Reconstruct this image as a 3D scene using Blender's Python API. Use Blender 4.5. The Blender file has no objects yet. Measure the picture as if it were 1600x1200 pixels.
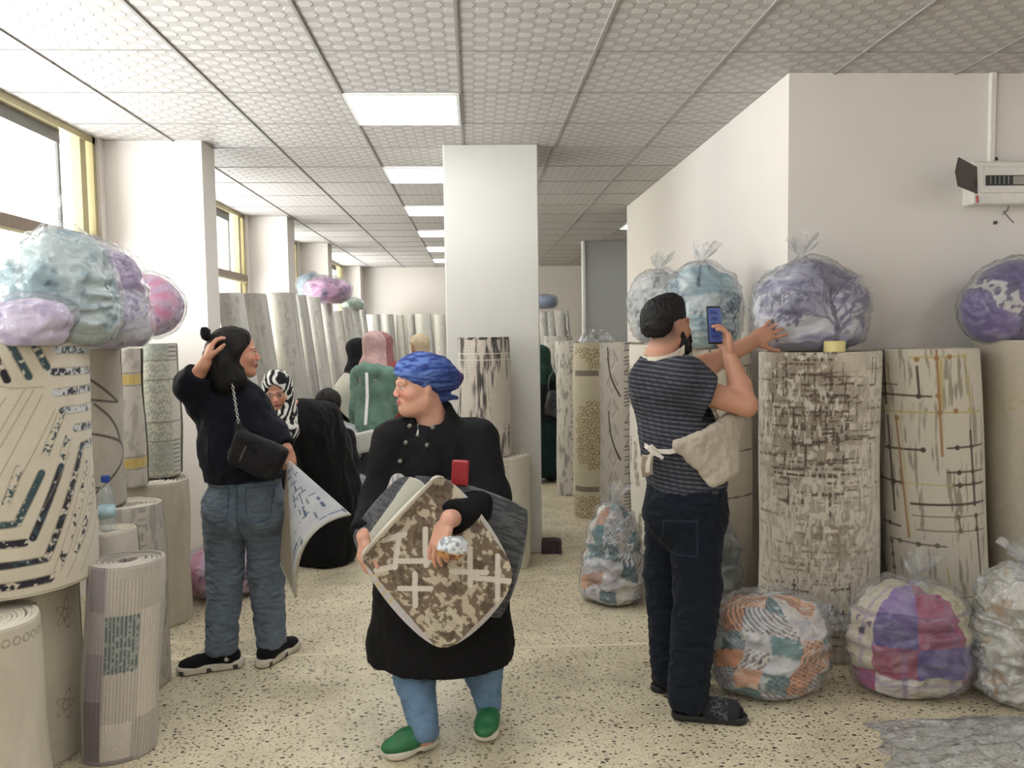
import bpy, math, random
import numpy as np
from mathutils import Matrix, Vector

# ---------------------------------------------------------------- camera
F_PX, CAM_H = 1250.0, 1.48
YAW, PITCH, ROLL = math.radians(2.75), math.radians(3.66), math.radians(0.8)
sc = bpy.context.scene
COL = sc.collection
cam_d = bpy.data.cameras.new('camera')
cam = bpy.data.objects.new('camera', cam_d)
COL.objects.link(cam)
cam_d.sensor_width = 36.0
cam_d.lens = F_PX / 1600 * 36
cam_d.clip_start = 0.05
CAM_R = Matrix.Rotation(-YAW, 3, 'Z') @ Matrix.Rotation(math.pi / 2 - PITCH, 3, 'X') @ Matrix.Rotation(-ROLL, 3, 'Z')
cam.matrix_world = Matrix.Translation((0, 0, CAM_H)) @ CAM_R.to_4x4()
sc.camera = cam

# ---------------------------------------------------------------- colour management
sc.view_settings.view_transform = 'Standard'
sc.view_settings.look = 'None'
sc.view_settings.gamma = 1
sc.view_settings.use_curve_mapping = False
sc.view_settings.exposure = 0.12

# ---------------------------------------------------------------- daylight
CEIL = CAM_H + 1.224
XW = -2.27            # inner face of the window wall
world = bpy.data.worlds.new('sky')
sc.world = world
world.use_nodes = True
wn = world.node_tree
bg = wn.nodes['Background']
w_tc = wn.nodes.new('ShaderNodeTexCoord'); w_sp = wn.nodes.new('ShaderNodeSeparateXYZ'); w_mr = wn.nodes.new('ShaderNodeMapRange')
w_mr.interpolation_type = 'SMOOTHSTEP'
w_mr.inputs[1].default_value = -.15; w_mr.inputs[2].default_value = .15
w_mr.inputs[3].default_value = 13.5      # sunlit street below the horizon
w_mr.inputs[4].default_value = 4.0      # hazy sky
wn.links.new(w_tc.outputs['Generated'], w_sp.inputs[0]); wn.links.new(w_sp.outputs[2], w_mr.inputs[0]); wn.links.new(w_mr.outputs[0], bg.inputs[1])
bg.inputs[0].default_value = (1.0, 0.985, 0.985, 1)

def area_light(name, loc, rot, sx, sy, power, col=(1, 1, 1), portal=False):
    l = bpy.data.lights.new(name, 'AREA')
    l.shape = 'RECTANGLE'; l.size = sx; l.size_y = sy; l.energy = power; l.color = col
    if portal:
        l.cycles.is_portal = True
    o = bpy.data.objects.new(name, l)
    COL.objects.link(o)
    o.location = loc; o.rotation_euler = rot
    return o
# window openings along the left wall: (y0, y1)
WINS = [(1.0, 5.10), (6.2, 8.30), (9.4, 10.7), (12.0, 14.4)]
WIN_Z0 = 1.25
for k, (a_, b_) in enumerate([(-2.4, 0.6)] + WINS):      # portals only guide the sampling of the sky light
    area_light('window_portal', (XW - 0.2, (a_ + b_) / 2, (WIN_Z0 + CEIL) / 2), (0, -math.pi / 2, 0),
               CEIL - WIN_Z0, b_ - a_, 1, portal=True)

# ---------------------------------------------------------------- helpers
def S(c):
    """sRGB 0-255 triple -> linear"""
    c = np.asarray(c, dtype=np.float64) / 255.0
    return np.where(c <= 0.04045, c / 12.92, ((c + 0.055) / 1.055) ** 2.4)

def ray(px, py):
    return CAM_R @ Vector(((px - 800) / F_PX, (600 - py) / F_PX, -1.0))
def at(px, py, Y):
    d = ray(px, py); t = Y / d.y
    return np.array([d.x * t, Y, CAM_H + d.z * t])
def fl(px, py, z=0.0):
    d = ray(px, py); t = (z - CAM_H) / d.z
    return np.array([d.x * t, d.y * t, z])

def V(*a): return np.array(a, dtype=np.float64)
def unit(v):
    v = np.asarray(v, dtype=np.float64); return v / (np.linalg.norm(v) + 1e-12)

def _hash(ix, iy, iz, seed):
    h = (ix.astype(np.int64) * 374761393 + iy.astype(np.int64) * 668265263 + iz.astype(np.int64) * 2147483647 + seed * 144665) & 0xffffffff
    h = ((h ^ (h >> 13)) * 1274126177) & 0xffffffff
    return ((h ^ (h >> 16)) & 0xffff) / 65535.0
def vnoise(P, s, seed=0):
    """value noise 0..1, P (N,3) or (N,2), s = cell size (scalar or per axis)"""
    P = np.asarray(P, dtype=np.float64)
    if P.shape[1] == 2: P = np.column_stack([P, np.zeros(len(P))])
    q = P / np.asarray(s if np.ndim(s) == 0 or len(s) == 3 else tuple(s) + (1,), dtype=np.float64)
    i = np.floor(q); f = q - i; f = f * f * (3 - 2 * f)
    r = 0
    for dx in (0, 1):
        for dy in (0, 1):
            for dz in (0, 1):
                w = (f[:, 0] if dx else 1 - f[:, 0]) * (f[:, 1] if dy else 1 - f[:, 1]) * (f[:, 2] if dz else 1 - f[:, 2])
                r = r + w * _hash(i[:, 0] + dx, i[:, 1] + dy, i[:, 2] + dz, seed)
    return r
def fbm(P, s, seed=0, o=3):
    r = 0; a = 0.5; t = 0; s = np.asarray(s, dtype=np.float64)
    for k in range(o):
        r = r + a * vnoise(P, s, seed + 17 * k); t += a; a *= .5; s = s / 2.03
    return r / t
def ss(a, b, x):
    t = np.clip((x - a) / (b - a), 0, 1); return t * t * (3 - 2 * t)
def mixc(c0, c1, t):
    t = np.asarray(t)[:, None]; return np.asarray(c0, dtype=float) * (1 - t) + np.asarray(c1, dtype=float) * t
def flat(c): return lambda P, *a: np.tile(np.asarray(c, dtype=float), (len(P), 1))

# ---------------------------------------------------------------- materials
MATS = {}
def mat(name, col=(200, 200, 200), rough=.7, bump=None, coat=0, sheen=0, metal=0, spec=.5, var=None, emit=None, wavy=None, sss=0):
    """col: sRGB triple, or None to read the painted attribute 'Col'.
    bump: (scale, distance[m]); var: (scale, amount)"""
    if name in MATS: return MATS[name]
    m = bpy.data.materials.new(name); m.use_nodes = True
    nt = m.node_tree; N = nt.nodes; L = nt.links
    b = N['Principled BSDF']
    b.inputs['Roughness'].default_value = rough
    b.inputs['Specular IOR Level'].default_value = spec
    b.inputs['Metallic'].default_value = metal
    b.inputs['Coat Weight'].default_value = coat
    b.inputs['Coat Roughness'].default_value = .25
    b.inputs['Sheen Weight'].default_value = sheen
    if sss:
        b.inputs['Subsurface Weight'].default_value = sss
        b.inputs['Subsurface Radius'].default_value = (.012, .005, .003)
        b.inputs['Subsurface Scale'].default_value = 1.0
    tc = N.new('ShaderNodeTexCoord')
    if col is None:
        at_ = N.new('ShaderNodeAttribute'); at_.attribute_name = 'Col'; out = at_.outputs['Color']
    else:
        rgb = N.new('ShaderNodeRGB'); rgb.outputs[0].default_value = (*S(col), 1); out = rgb.outputs[0]
    if var is None: var = (40, .06)
    nz = N.new('ShaderNodeTexNoise'); nz.inputs['Scale'].default_value = var[0]; nz.inputs['Detail'].default_value = 4
    L.new(tc.outputs['Object'], nz.inputs['Vector'])
    mr = N.new('ShaderNodeMapRange'); mr.inputs[3].default_value = 1 - var[1]; mr.inputs[4].default_value = 1 + var[1]
    mr.inputs[1].default_value = .25; mr.inputs[2].default_value = .75
    L.new(nz.outputs[0], mr.inputs[0])
    mx = N.new('ShaderNodeVectorMath'); mx.operation = 'SCALE'
    L.new(out, mx.inputs[0]); L.new(mr.outputs[0], mx.inputs['Scale'])
    L.new(mx.outputs[0], b.inputs['Base Color'])
    if bump:
        bn = N.new('ShaderNodeTexNoise'); bn.inputs['Scale'].default_value = bump[0]; bn.inputs['Detail'].default_value = 3
        L.new(tc.outputs['Object'], bn.inputs['Vector'])
        bp = N.new('ShaderNodeBump'); bp.inputs['Distance'].default_value = bump[1]; bp.inputs['Strength'].default_value = 1
        L.new(bn.outputs[0], bp.inputs['Height']); L.new(bp.outputs[0], b.inputs['Normal'])
    if emit:
        b.inputs['Emission Color'].default_value = (*S(emit[0]), 1); b.inputs['Emission Strength'].default_value = emit[1]
    MATS[name] = m
    return m

def film_mat(name='clear_plastic_film', tint=(.93, .94, .95), gloss=.12, haze=.10, scale=14, dist=.02):
    """thin wrinkled polythene: mostly see-through, a little haze, wrinkled highlights"""
    if name in MATS: return MATS[name]
    m = bpy.data.materials.new(name); m.use_nodes = True
    nt = m.node_tree; N = nt.nodes; L = nt.links; N.clear()
    out = N.new('ShaderNodeOutputMaterial')
    tr = N.new('ShaderNodeBsdfTransparent'); tr.inputs[0].default_value = (*tint, 1)
    gl = N.new('ShaderNodeBsdfGlossy'); gl.inputs['Roughness'].default_value = .22
    df = N.new('ShaderNodeBsdfDiffuse'); df.inputs[0].default_value = (.85, .86, .88, 1)
    tc = N.new('ShaderNodeTexCoord')
    nz = N.new('ShaderNodeTexNoise'); nz.inputs['Scale'].default_value = scale; nz.inputs['Detail'].default_value = 5
    nz.inputs['Distortion'].default_value = 1.2
    L.new(tc.outputs['Object'], nz.inputs['Vector'])
    bp = N.new('ShaderNodeBump'); bp.inputs['Distance'].default_value = dist
    L.new(nz.outputs[0], bp.inputs['Height'])
    L.new(bp.outputs[0], gl.inputs['Normal']); L.new(bp.outputs[0], df.inputs['Normal'])
    lw_ = N.new('ShaderNodeLayerWeight'); lw_.inputs[0].default_value = .5
    L.new(bp.outputs[0], lw_.inputs['Normal'])
    fr = N.new('ShaderNodeMath'); fr.operation = 'POWER'; fr.inputs[1].default_value = 3.5; L.new(lw_.outputs['Facing'], fr.inputs[0])
    # creases scatter more
    rp = N.new('ShaderNodeMapRange'); rp.inputs[1].default_value = .45; rp.inputs[2].default_value = .75
    rp.inputs[3].default_value = haze; rp.inputs[4].default_value = haze * 3
    L.new(nz.outputs[0], rp.inputs[0])
    m1 = N.new('ShaderNodeMixShader'); L.new(rp.outputs[0], m1.inputs[0]); L.new(tr.outputs[0], m1.inputs[1]); L.new(df.outputs[0], m1.inputs[2])
    ad = N.new('ShaderNodeMath'); ad.operation = 'MULTIPLY_ADD'; ad.inputs[1].default_value = .6; ad.inputs[2].default_value = gloss * .5
    L.new(fr.outputs[0], ad.inputs[0])
    m2 = N.new('ShaderNodeMixShader'); L.new(ad.outputs[0], m2.inputs[0]); L.new(m1.outputs[0], m2.inputs[1]); L.new(gl.outputs[0], m2.inputs[2])
    L.new(m2.outputs[0], out.inputs[0])
    MATS[name] = m
    return m

# ---------------------------------------------------------------- mesh building
def mesh_from(name, P, faces, colors=None, m=None, smooth=True, parent=None, uv=None):
    """P (N,3) world coordinates, faces (M,4) int array or list; links one object (children stay in world coordinates)"""
    me = bpy.data.meshes.new(name)
    P = np.asarray(P, dtype=np.float32)
    if isinstance(faces, np.ndarray):
        n = len(faces); k = faces.shape[1]
        me.vertices.add(len(P)); me.vertices.foreach_set('co', P.ravel())
        me.loops.add(n * k); me.loops.foreach_set('vertex_index', faces.astype(np.int32).ravel())
        me.polygons.add(n); me.polygons.foreach_set('loop_start', np.arange(0, n * k, k, dtype=np.int32))
        me.polygons.foreach_set('loop_total', np.full(n, k, dtype=np.int32))
        me.update(calc_edges=True); me.validate()
    else:
        me.from_pydata(P.tolist(), [], faces); me.update()
    if smooth:
        me.polygons.foreach_set('use_smooth', np.ones(len(me.polygons), dtype=bool))
    if colors is not None:
        ca = me.color_attributes.new('Col', 'FLOAT_COLOR', 'POINT')
        c = np.ones((len(P), 4), dtype=np.float32); c[:, :3] = S(np.clip(colors, 0, 255))
        ca.data.foreach_set('color', c.ravel())
    o = bpy.data.objects.new(name, me); COL.objects.link(o)
    if m: me.materials.append(m)
    if parent is not None: adopt(o, parent)
    return o
def adopt(o, parent):
    o.parent = parent
    o.matrix_parent_inverse = Matrix.Translation(parent.location).inverted() if parent.rotation_euler[:] == (0, 0, 0) else parent.matrix_basis.inverted()
def thing(name, label, cat, loc, group=None):
    o = bpy.data.objects.new(name, None); COL.objects.link(o)
    o.location = [float(v) for v in loc]; o.empty_display_size = .1
    o['label'] = label; o['category'] = cat
    if group: o['group'] = group
    return o
def tag(o, label=None, cat=None, group=None, kind=None):
    if label: o['label'] = label
    if cat: o['category'] = cat
    if group: o['group'] = group
    if kind: o['kind'] = kind
    return o

class MB:
    """collects simple shapes into one mesh"""
    def __init__(s): s.v = []; s.f = []; s.c = []
    def add(s, v, f, c=None):
        n = len(s.v); s.v += [tuple(map(float, q)) for q in v]; s.f += [tuple(i + n for i in q) for q in f]
        s.c += [c or (200, 200, 200)] * len(v); return s
    def box(s, c, h, R=None, col=None, bev=0):
        c = np.asarray(c, float); h = np.asarray(h, float)
        R = np.eye(3) if R is None else np.asarray(R)
        if bev <= 0:
            v = [c + R @ (h * V(x, y, z)) for x in (-1, 1) for y in (-1, 1) for z in (-1, 1)]
            f = [(0, 1, 3, 2), (4, 6, 7, 5), (0, 4, 5, 1), (2, 3, 7, 6), (0, 2, 6, 4), (1, 5, 7, 3)]
            return s.add(v, f, col)
        b = min(bev, *(h * .99)); v = []; idx = {}
        for x in (-1, 1):
            for y in (-1, 1):
                for z in (-1, 1):
                    for ax in range(3):
                        q = V(x, y, z) * (h - b); q[ax] += (x, y, z)[ax] * b
                        idx[(x, y, z, ax)] = len(v); v.append(c + R @ q)
        f = []
        for ax in range(3):
            o1, o2 = [a for a in range(3) if a != ax]
            for sgn in (-1, 1):
                q = []
                for a, b_ in ((-1, -1), (1, -1), (1, 1), (-1, 1)):
                    t = [0, 0, 0]; t[ax] = sgn; t[o1] = a; t[o2] = b_
                    q.append(idx[(*t, ax)])
                if (sgn > 0) == (ax == 1): q = q[::-1]
                f.append(tuple(q))
        for ax in range(3):      # edges along ax
            o1, o2 = [a for a in range(3) if a != ax]
            for a in (-1, 1):
                for b_ in (-1, 1):
                    t = [0, 0, 0]; t[o1] = a; t[o2] = b_
                    t0 = list(t); t0[ax] = -1; t1 = list(t); t1[ax] = 1
                    q = (idx[(*t0, o1)], idx[(*t1, o1)], idx[(*t1, o2)], idx[(*t0, o2)])
                    if (a * b_ > 0) != (ax == 1): q = q[::-1]
                    f.append(q)
        for x in (-1, 1):
            for y in (-1, 1):
                for z in (-1, 1):
                    q = (idx[(x, y, z, 0)], idx[(x, y, z, 1)], idx[(x, y, z, 2)])
                    if x * y * z < 0: q = q[::-1]
                    f.append(q)
        return s.add(v, f, col)
    def tube(s, pts, r, n=8, col=None, cap=True):
        pts = [np.asarray(p, float) for p in pts]; m = len(pts)
        rr = r if hasattr(r, '__len__') else [r] * m
        ref = V(0, 0, 1); v = []
        for i, p in enumerate(pts):
            t = unit(pts[min(i + 1, m - 1)] - pts[max(i - 1, 0)])
            a = np.cross(t, ref)
            if np.linalg.norm(a) < .05: a = np.cross(t, V(1, 0, 0))
            a = unit(a); b = np.cross(t, a); 
            for k in range(n):
                w = 2 * math.pi * k / n; v.append(p + rr[i] * (math.cos(w) * a + math.sin(w) * b))
        f = [(i * n + k, (i + 1) * n + k, (i + 1) * n + (k + 1) % n, i * n + (k + 1) % n) for i in range(m - 1) for k in range(n)]
        if cap: f += [tuple(range(n)), tuple(range((m - 1) * n, m * n))[::-1]]
        return s.add(v, f, col)
    def lathe(s, c, prof, n=32, col=None, R=None):
        c = np.asarray(c, float); R = np.eye(3) if R is None else np.asarray(R)
        v = [c + R @ V(r * math.cos(2 * math.pi * k / n), r * math.sin(2 * math.pi * k / n), z) for r, z in prof for k in range(n)]
        f = [(i * n + k, i * n + (k + 1) % n, (i + 1) * n + (k + 1) % n, (i + 1) * n + k) for i in range(len(prof) - 1) for k in range(n)]
        f += [tuple(range(n))[::-1], tuple(range((len(prof) - 1) * n, len(prof) * n))]
        return s.add(v, f, col)
    def prism(s, poly, n, th, col=None):
        """poly: 3D points of a planar outline, extruded by th along n"""
        n = unit(n) * th; k = len(poly)
        v = [np.asarray(p, float) for p in poly] + [np.asarray(p, float) + n for p in poly]
        f = [tuple(range(k))[::-1], tuple(range(k, 2 * k))] + [(i, (i + 1) % k, k + (i + 1) % k, k + i) for i in range(k)]
        return s.add(v, f, col)
    def build(s, name, m, parent=None, smooth=False, painted=False):
        o = mesh_from(name, s.v, s.f, np.array(s.c, float) if painted else None, m, smooth, parent)
        return o

# ---------------------------------------------------------------- signed-distance modelling (one continuous skin per body / garment)
class SDF:
    def __init__(s, lo, hi, vox):
        s.lo = np.asarray(lo, float); s.h = vox
        s.n = np.ceil((np.asarray(hi, float) - s.lo) / vox).astype(int) + 1
        s.d = np.full(s.n, 9.0, dtype=np.float32)
        s.ax = [(s.lo[i] + vox * np.arange(s.n[i])).astype(np.float32) for i in range(3)]
    def _reg(s, lo, hi):
        i0 = np.clip(np.floor((lo - s.lo) / s.h).astype(int), 0, s.n - 1); i1 = np.clip(np.ceil((hi - s.lo) / s.h).astype(int) + 1, 1, s.n)
        sl = tuple(slice(a, max(b, a + 1)) for a, b in zip(i0, i1))
        return sl, s.ax[0][sl[0]][:, None, None], s.ax[1][sl[1]][None, :, None], s.ax[2][sl[2]][None, None, :]
    def _put(s, sl, d, k, op):
        a = s.d[sl]
        if op == 'add':
            h = np.clip(.5 + .5 * (a - d) / k, 0, 1); s.d[sl] = a * (1 - h) + d * h - k * h * (1 - h)
        else:
            d = -d; h = np.clip(.5 - .5 * (a - d) / k, 0, 1); s.d[sl] = a * (1 - h) + d * h + k * h * (1 - h)
    def cap(s, a, b, ra, rb=None, k=.012, flat=None, op='add'):
        a = np.asarray(a, float); b = np.asarray(b, float); rb = ra if rb is None else rb
        m = max(ra, rb) * (max(flat[1], 1) if flat else 1) + 2 * k + .012
        sl, X, Y, Z = s._reg(np.minimum(a, b) - m, np.maximum(a, b) + m)
        ba = b - a; L2 = float(ba @ ba) + 1e-9
        px, py, pz = X - a[0], Y - a[1], Z - a[2]
        t = np.clip((px * ba[0] + py * ba[1] + pz * ba[2]) / L2, 0, 1)
        qx, qy, qz = px - t * ba[0], py - t * ba[1], pz - t * ba[2]
        if flat:
            n = unit(flat[0]); g = (qx * n[0] + qy * n[1] + qz * n[2]) * (1 / flat[1] - 1)
            qx, qy, qz = qx + g * n[0], qy + g * n[1], qz + g * n[2]
        d = np.sqrt(qx * qx + qy * qy + qz * qz) - (ra + t * (rb - ra))
        if flat and flat[1] < 1: d = d * (.5 + .5 * flat[1])
        s._put(sl, d, k, op)
    def chain(s, pts, rs, k=.012, flat=None, op='add'):
        for i in range(len(pts) - 1): s.cap(pts[i], pts[i + 1], rs[i], rs[i + 1], k, flat, op)
    def ell(s, c, r, R=None, k=.012, op='add'):
        c = np.asarray(c, float); r = np.asarray(r, float); R = np.eye(3) if R is None else np.asarray(R)
        m = max(r) + 2 * k + .012
        sl, X, Y, Z = s._reg(c - m, c + m)
        px, py, pz = X - c[0], Y - c[1], Z - c[2]
        u = [(px * R[0, i] + py * R[1, i] + pz * R[2, i]) for i in range(3)]
        k0 = np.sqrt(sum((u[i] / r[i]) ** 2 for i in range(3))); k1 = np.sqrt(sum((u[i] / r[i] ** 2) ** 2 for i in range(3))) + 1e-9
        s._put(sl, k0 * (k0 - 1) / k1, k, op)
    def box(s, c, hs, R=None, rnd=.01, k=.01, op='add'):
        c = np.asarray(c, float); R = np.eye(3) if R is None else np.asarray(R); hs = np.asarray(hs, float)
        m = np.linalg.norm(hs) + rnd + 2 * k
        sl, X, Y, Z = s._reg(c - m, c + m)
        px, py, pz = X - c[0], Y - c[1], Z - c[2]
        q = [np.abs(px * R[0, i] + py * R[1, i] + pz * R[2, i]) - (hs[i] - rnd) for i in range(3)]
        d = np.sqrt(sum(np.maximum(x, 0) ** 2 for x in q)) + np.minimum(np.maximum(np.maximum(q[0], q[1]), q[2]), 0) - rnd
        s._put(sl, d, k, op)
    def cut(s, p, n, rad):
        """flat cut: removes what lies on the +n side of p, within rad of p"""
        p = np.asarray(p, float); n = unit(n)
        sl, X, Y, Z = s._reg(p - rad, p + rad)
        e = (X - p[0]) * n[0] + (Y - p[1]) * n[1] + (Z - p[2]) * n[2]
        rr = (X - p[0]) ** 2 + (Y - p[1]) ** 2 + (Z - p[2]) ** 2
        s.d[sl] = np.where(rr < rad * rad, np.maximum(s.d[sl], e), s.d[sl])
    def mesh(s, name, m, parent=None, paint=None, disp=None):
        d = s.d; n = s.n
        s.d[0] = s.d[-1] = 1; s.d[:, 0] = s.d[:, -1] = 1; s.d[:, :, 0] = s.d[:, :, -1] = 1
        neg = d < 0
        cnt = np.zeros(n - 1, dtype=np.int8)
        for dx in (0, 1):
            for dy in (0, 1):
                for dz in (0, 1):
                    cnt += neg[dx:n[0] - 1 + dx, dy:n[1] - 1 + dy, dz:n[2] - 1 + dz]
        ci = np.argwhere((cnt > 0) & (cnt < 8))
        vid = np.full(n - 1, -1, dtype=np.int32); vid[ci[:, 0], ci[:, 1], ci[:, 2]] = np.arange(len(ci))
        acc = np.zeros((len(ci), 3)); w = np.zeros(len(ci))
        C = [(0, 0, 0), (1, 0, 0), (0, 1, 0), (1, 1, 0), (0, 0, 1), (1, 0, 1), (0, 1, 1), (1, 1, 1)]
        for i in range(8):
            for j in range(i + 1, 8):
                if sum(abs(a - b) for a, b in zip(C[i], C[j])) != 1: continue
                A = ci + C[i]; B = ci + C[j]
                da = d[A[:, 0], A[:, 1], A[:, 2]].astype(float); db = d[B[:, 0], B[:, 1], B[:, 2]].astype(float)
                x = (da < 0) != (db < 0); t = np.where(x, da / np.where(x, da - db, 1), 0)
                acc += np.where(x[:, None], np.array(C[i]) + t[:, None] * (np.array(C[j]) - np.array(C[i])), 0); w += x
        P = s.lo + (ci + acc / w[:, None]) * s.h
        F = []
        for a in range(3):
            b, c = (a + 1) % 3, (a + 2) % 3
            s0 = [slice(1, None)] * 3; s1 = [slice(1, None)] * 3
            s0[a] = slice(0, n[a] - 1); s1[a] = slice(1, n[a])
            s0[b] = s1[b] = slice(1, n[b] - 1); s0[c] = s1[c] = slice(1, n[c] - 1)
            A = neg[tuple(s0)]; B = neg[tuple(s1)]
            for flip, msk in ((0, A & ~B), (1, ~A & B)):
                e = np.argwhere(msk)
                if not len(e): continue
                e[:, b] += 1; e[:, c] += 1
                q = []
                for ob, oc in ((-1, -1), (0, -1), (0, 0), (-1, 0)):
                    g = e.copy(); g[:, b] += ob; g[:, c] += oc
                    q.append(vid[g[:, 0], g[:, 1], g[:, 2]])
                q = np.stack(q, 1)
                F.append(q[:, ::-1] if flip else q)
        F = np.concatenate(F); F = F[(F >= 0).all(1)]
        # vertex normals
        fn = np.cross(P[F[:, 2]] - P[F[:, 0]], P[F[:, 3]] - P[F[:, 1]])
        Nn = np.zeros_like(P)
        for q in range(4): np.add.at(Nn, F[:, q], fn)
        Nn /= np.linalg.norm(Nn, axis=1)[:, None] + 1e-12
        if disp is not None: P = P + Nn * disp(P, Nn)[:, None]
        c = paint(P, Nn) if paint is not None else None
        s.d = None
        return mesh_from(name, P, F, c, m, True, parent)
def frame(fwd, up=(0, 0, 1)):
    """3x3 with columns side(left), forward, up"""
    f = unit(fwd); u = np.asarray(up, float); u = unit(u - f * (u @ f)); l = np.cross(u, f)
    return np.stack([l, f, u], 1)
# ================================================================= ROOM
XR, YC = 1.535, 3.85        # long right wall, and the wall that faces the camera
YEND = 14.85
Y0 = -3.2
XFAR = 4.6

def struct(mb, name, m, **k):
    o = mb.build(name, m, **k); o['kind'] = 'structure'; return o

# --- materials of the room
def wall_mat(name, col):
    m = mat(name, col, rough=.85, var=(1.3, .035), bump=(60, .0006)); return m
M_WALL = wall_mat('painted_plaster', (226, 220, 215))

def floor_mat():
    m = bpy.data.materials.new('terrazzo'); m.use_nodes = True
    N = m.node_tree.nodes; L = m.node_tree.links; b = N['Principled BSDF']
    b.inputs['Roughness'].default_value = .42
    tc = N.new('ShaderNodeTexCoord')
    base = N.new('ShaderNodeTexNoise'); base.inputs['Scale'].default_value = 2.2; base.inputs['Detail'].default_value = 5
    L.new(tc.outputs['Object'], base.inputs[0])
    cr = N.new('ShaderNodeValToRGB'); cr.color_ramp.elements[0].position = .3; cr.color_ramp.elements[1].position = .72
    cr.color_ramp.elements[0].color = (*S((194, 183, 156)), 1); cr.color_ramp.elements[1].color = (*S((226, 215, 187)), 1)
    L.new(base.outputs[0], cr.inputs[0]); cur = cr.outputs[0]
    def mix(fac, col, prev):
        mx = N.new('ShaderNodeMix'); mx.data_type = 'RGBA'
        L.new(fac, mx.inputs[0]); L.new(prev, mx.inputs[6])
        if isinstance(col, tuple): mx.inputs[7].default_value = (*S(col), 1)
        else: L.new(col, mx.inputs[7])
        return mx.outputs[2]
    def chips(scale, thr, keep, col, seed, prev, jit=1):
        mp = N.new('ShaderNodeMapping'); mp.inputs['Location'].default_value = (seed, seed * 1.7, 0); mp.inputs['Rotation'].default_value = (0, 0, seed)
        mp.inputs['Scale'].default_value = (1, 1.5, 1)
        L.new(tc.outputs['Object'], mp.inputs[0])
        dn = N.new('ShaderNodeTexNoise'); dn.inputs['Scale'].default_value = scale * 1.1; L.new(mp.outputs[0], dn.inputs[0])
        sc_ = N.new('ShaderNodeVectorMath'); sc_.operation = 'MULTIPLY_ADD'; sc_.inputs[1].default_value = (.5 / scale,) * 3
        L.new(dn.outputs['Color'], sc_.inputs[0]); L.new(mp.outputs[0], sc_.inputs[2])
        v = N.new('ShaderNodeTexVoronoi'); v.inputs['Scale'].default_value = scale; L.new(sc_.outputs[0], v.inputs[0])
        lt = N.new('ShaderNodeMath'); lt.operation = 'LESS_THAN'; lt.inputs[1].default_value = thr; L.new(v.outputs['Distance'], lt.inputs[0])
        sp = N.new('ShaderNodeSeparateColor'); L.new(v.outputs['Color'], sp.inputs[0])
        kp = N.new('ShaderNodeMath'); kp.operation = 'LESS_THAN'; kp.inputs[1].default_value = keep; L.new(sp.outputs[0], kp.inputs[0])
        mu = N.new('ShaderNodeMath'); mu.operation = 'MULTIPLY'; L.new(lt.outputs[0], mu.inputs[0]); L.new(kp.outputs[0], mu.inputs[1])
        return mix(mu.outputs[0], col, prev)
    cur = chips(90, .33, .5, (150, 141, 118), 1, cur)
    cur = chips(70, .30, .35, (216, 210, 190), 2, cur)
    cur = chips(42, .27, .55, (88, 78, 62), 3, cur)
    cur = chips(27, .23, .36, (48, 42, 34), 5, cur)
    cur = chips(60, .26, .3, (120, 98, 70), 7, cur)
    # dirt patches worn into the stone
    dn = N.new('ShaderNodeTexNoise'); dn.inputs['Scale'].default_value = 1.7; dn.inputs['Detail'].default_value = 8; dn.inputs['Roughness'].default_value = .7
    L.new(tc.outputs['Object'], dn.inputs[0])
    dr = N.new('ShaderNodeMapRange'); dr.inputs[1].default_value = .50; dr.inputs[2].default_value = .70; dr.inputs[3].default_value = 0; dr.inputs[4].default_value = .5
    L.new(dn.outputs[0], dr.inputs[0]); cur = mix(dr.outputs[0], (112, 100, 82), cur)
    # tile joints 0.4 m
    br = N.new('ShaderNodeTexBrick'); br.offset = 0; br.inputs['Scale'].default_value = 1; br.inputs['Mortar Size'].default_value = .0015
    br.inputs['Brick Width'].default_value = .4; br.inputs['Row Height'].default_value = .4
    L.new(tc.outputs['Object'], br.inputs[0])
    jm = N.new('ShaderNodeMath'); jm.operation = 'MULTIPLY'; jm.inputs[1].default_value = .35; L.new(br.outputs['Fac'], jm.inputs[0])
    cur = mix(jm.outputs[0], (140, 130, 108), cur)
    L.new(cur, b.inputs['Base Color'])
    return m

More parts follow.
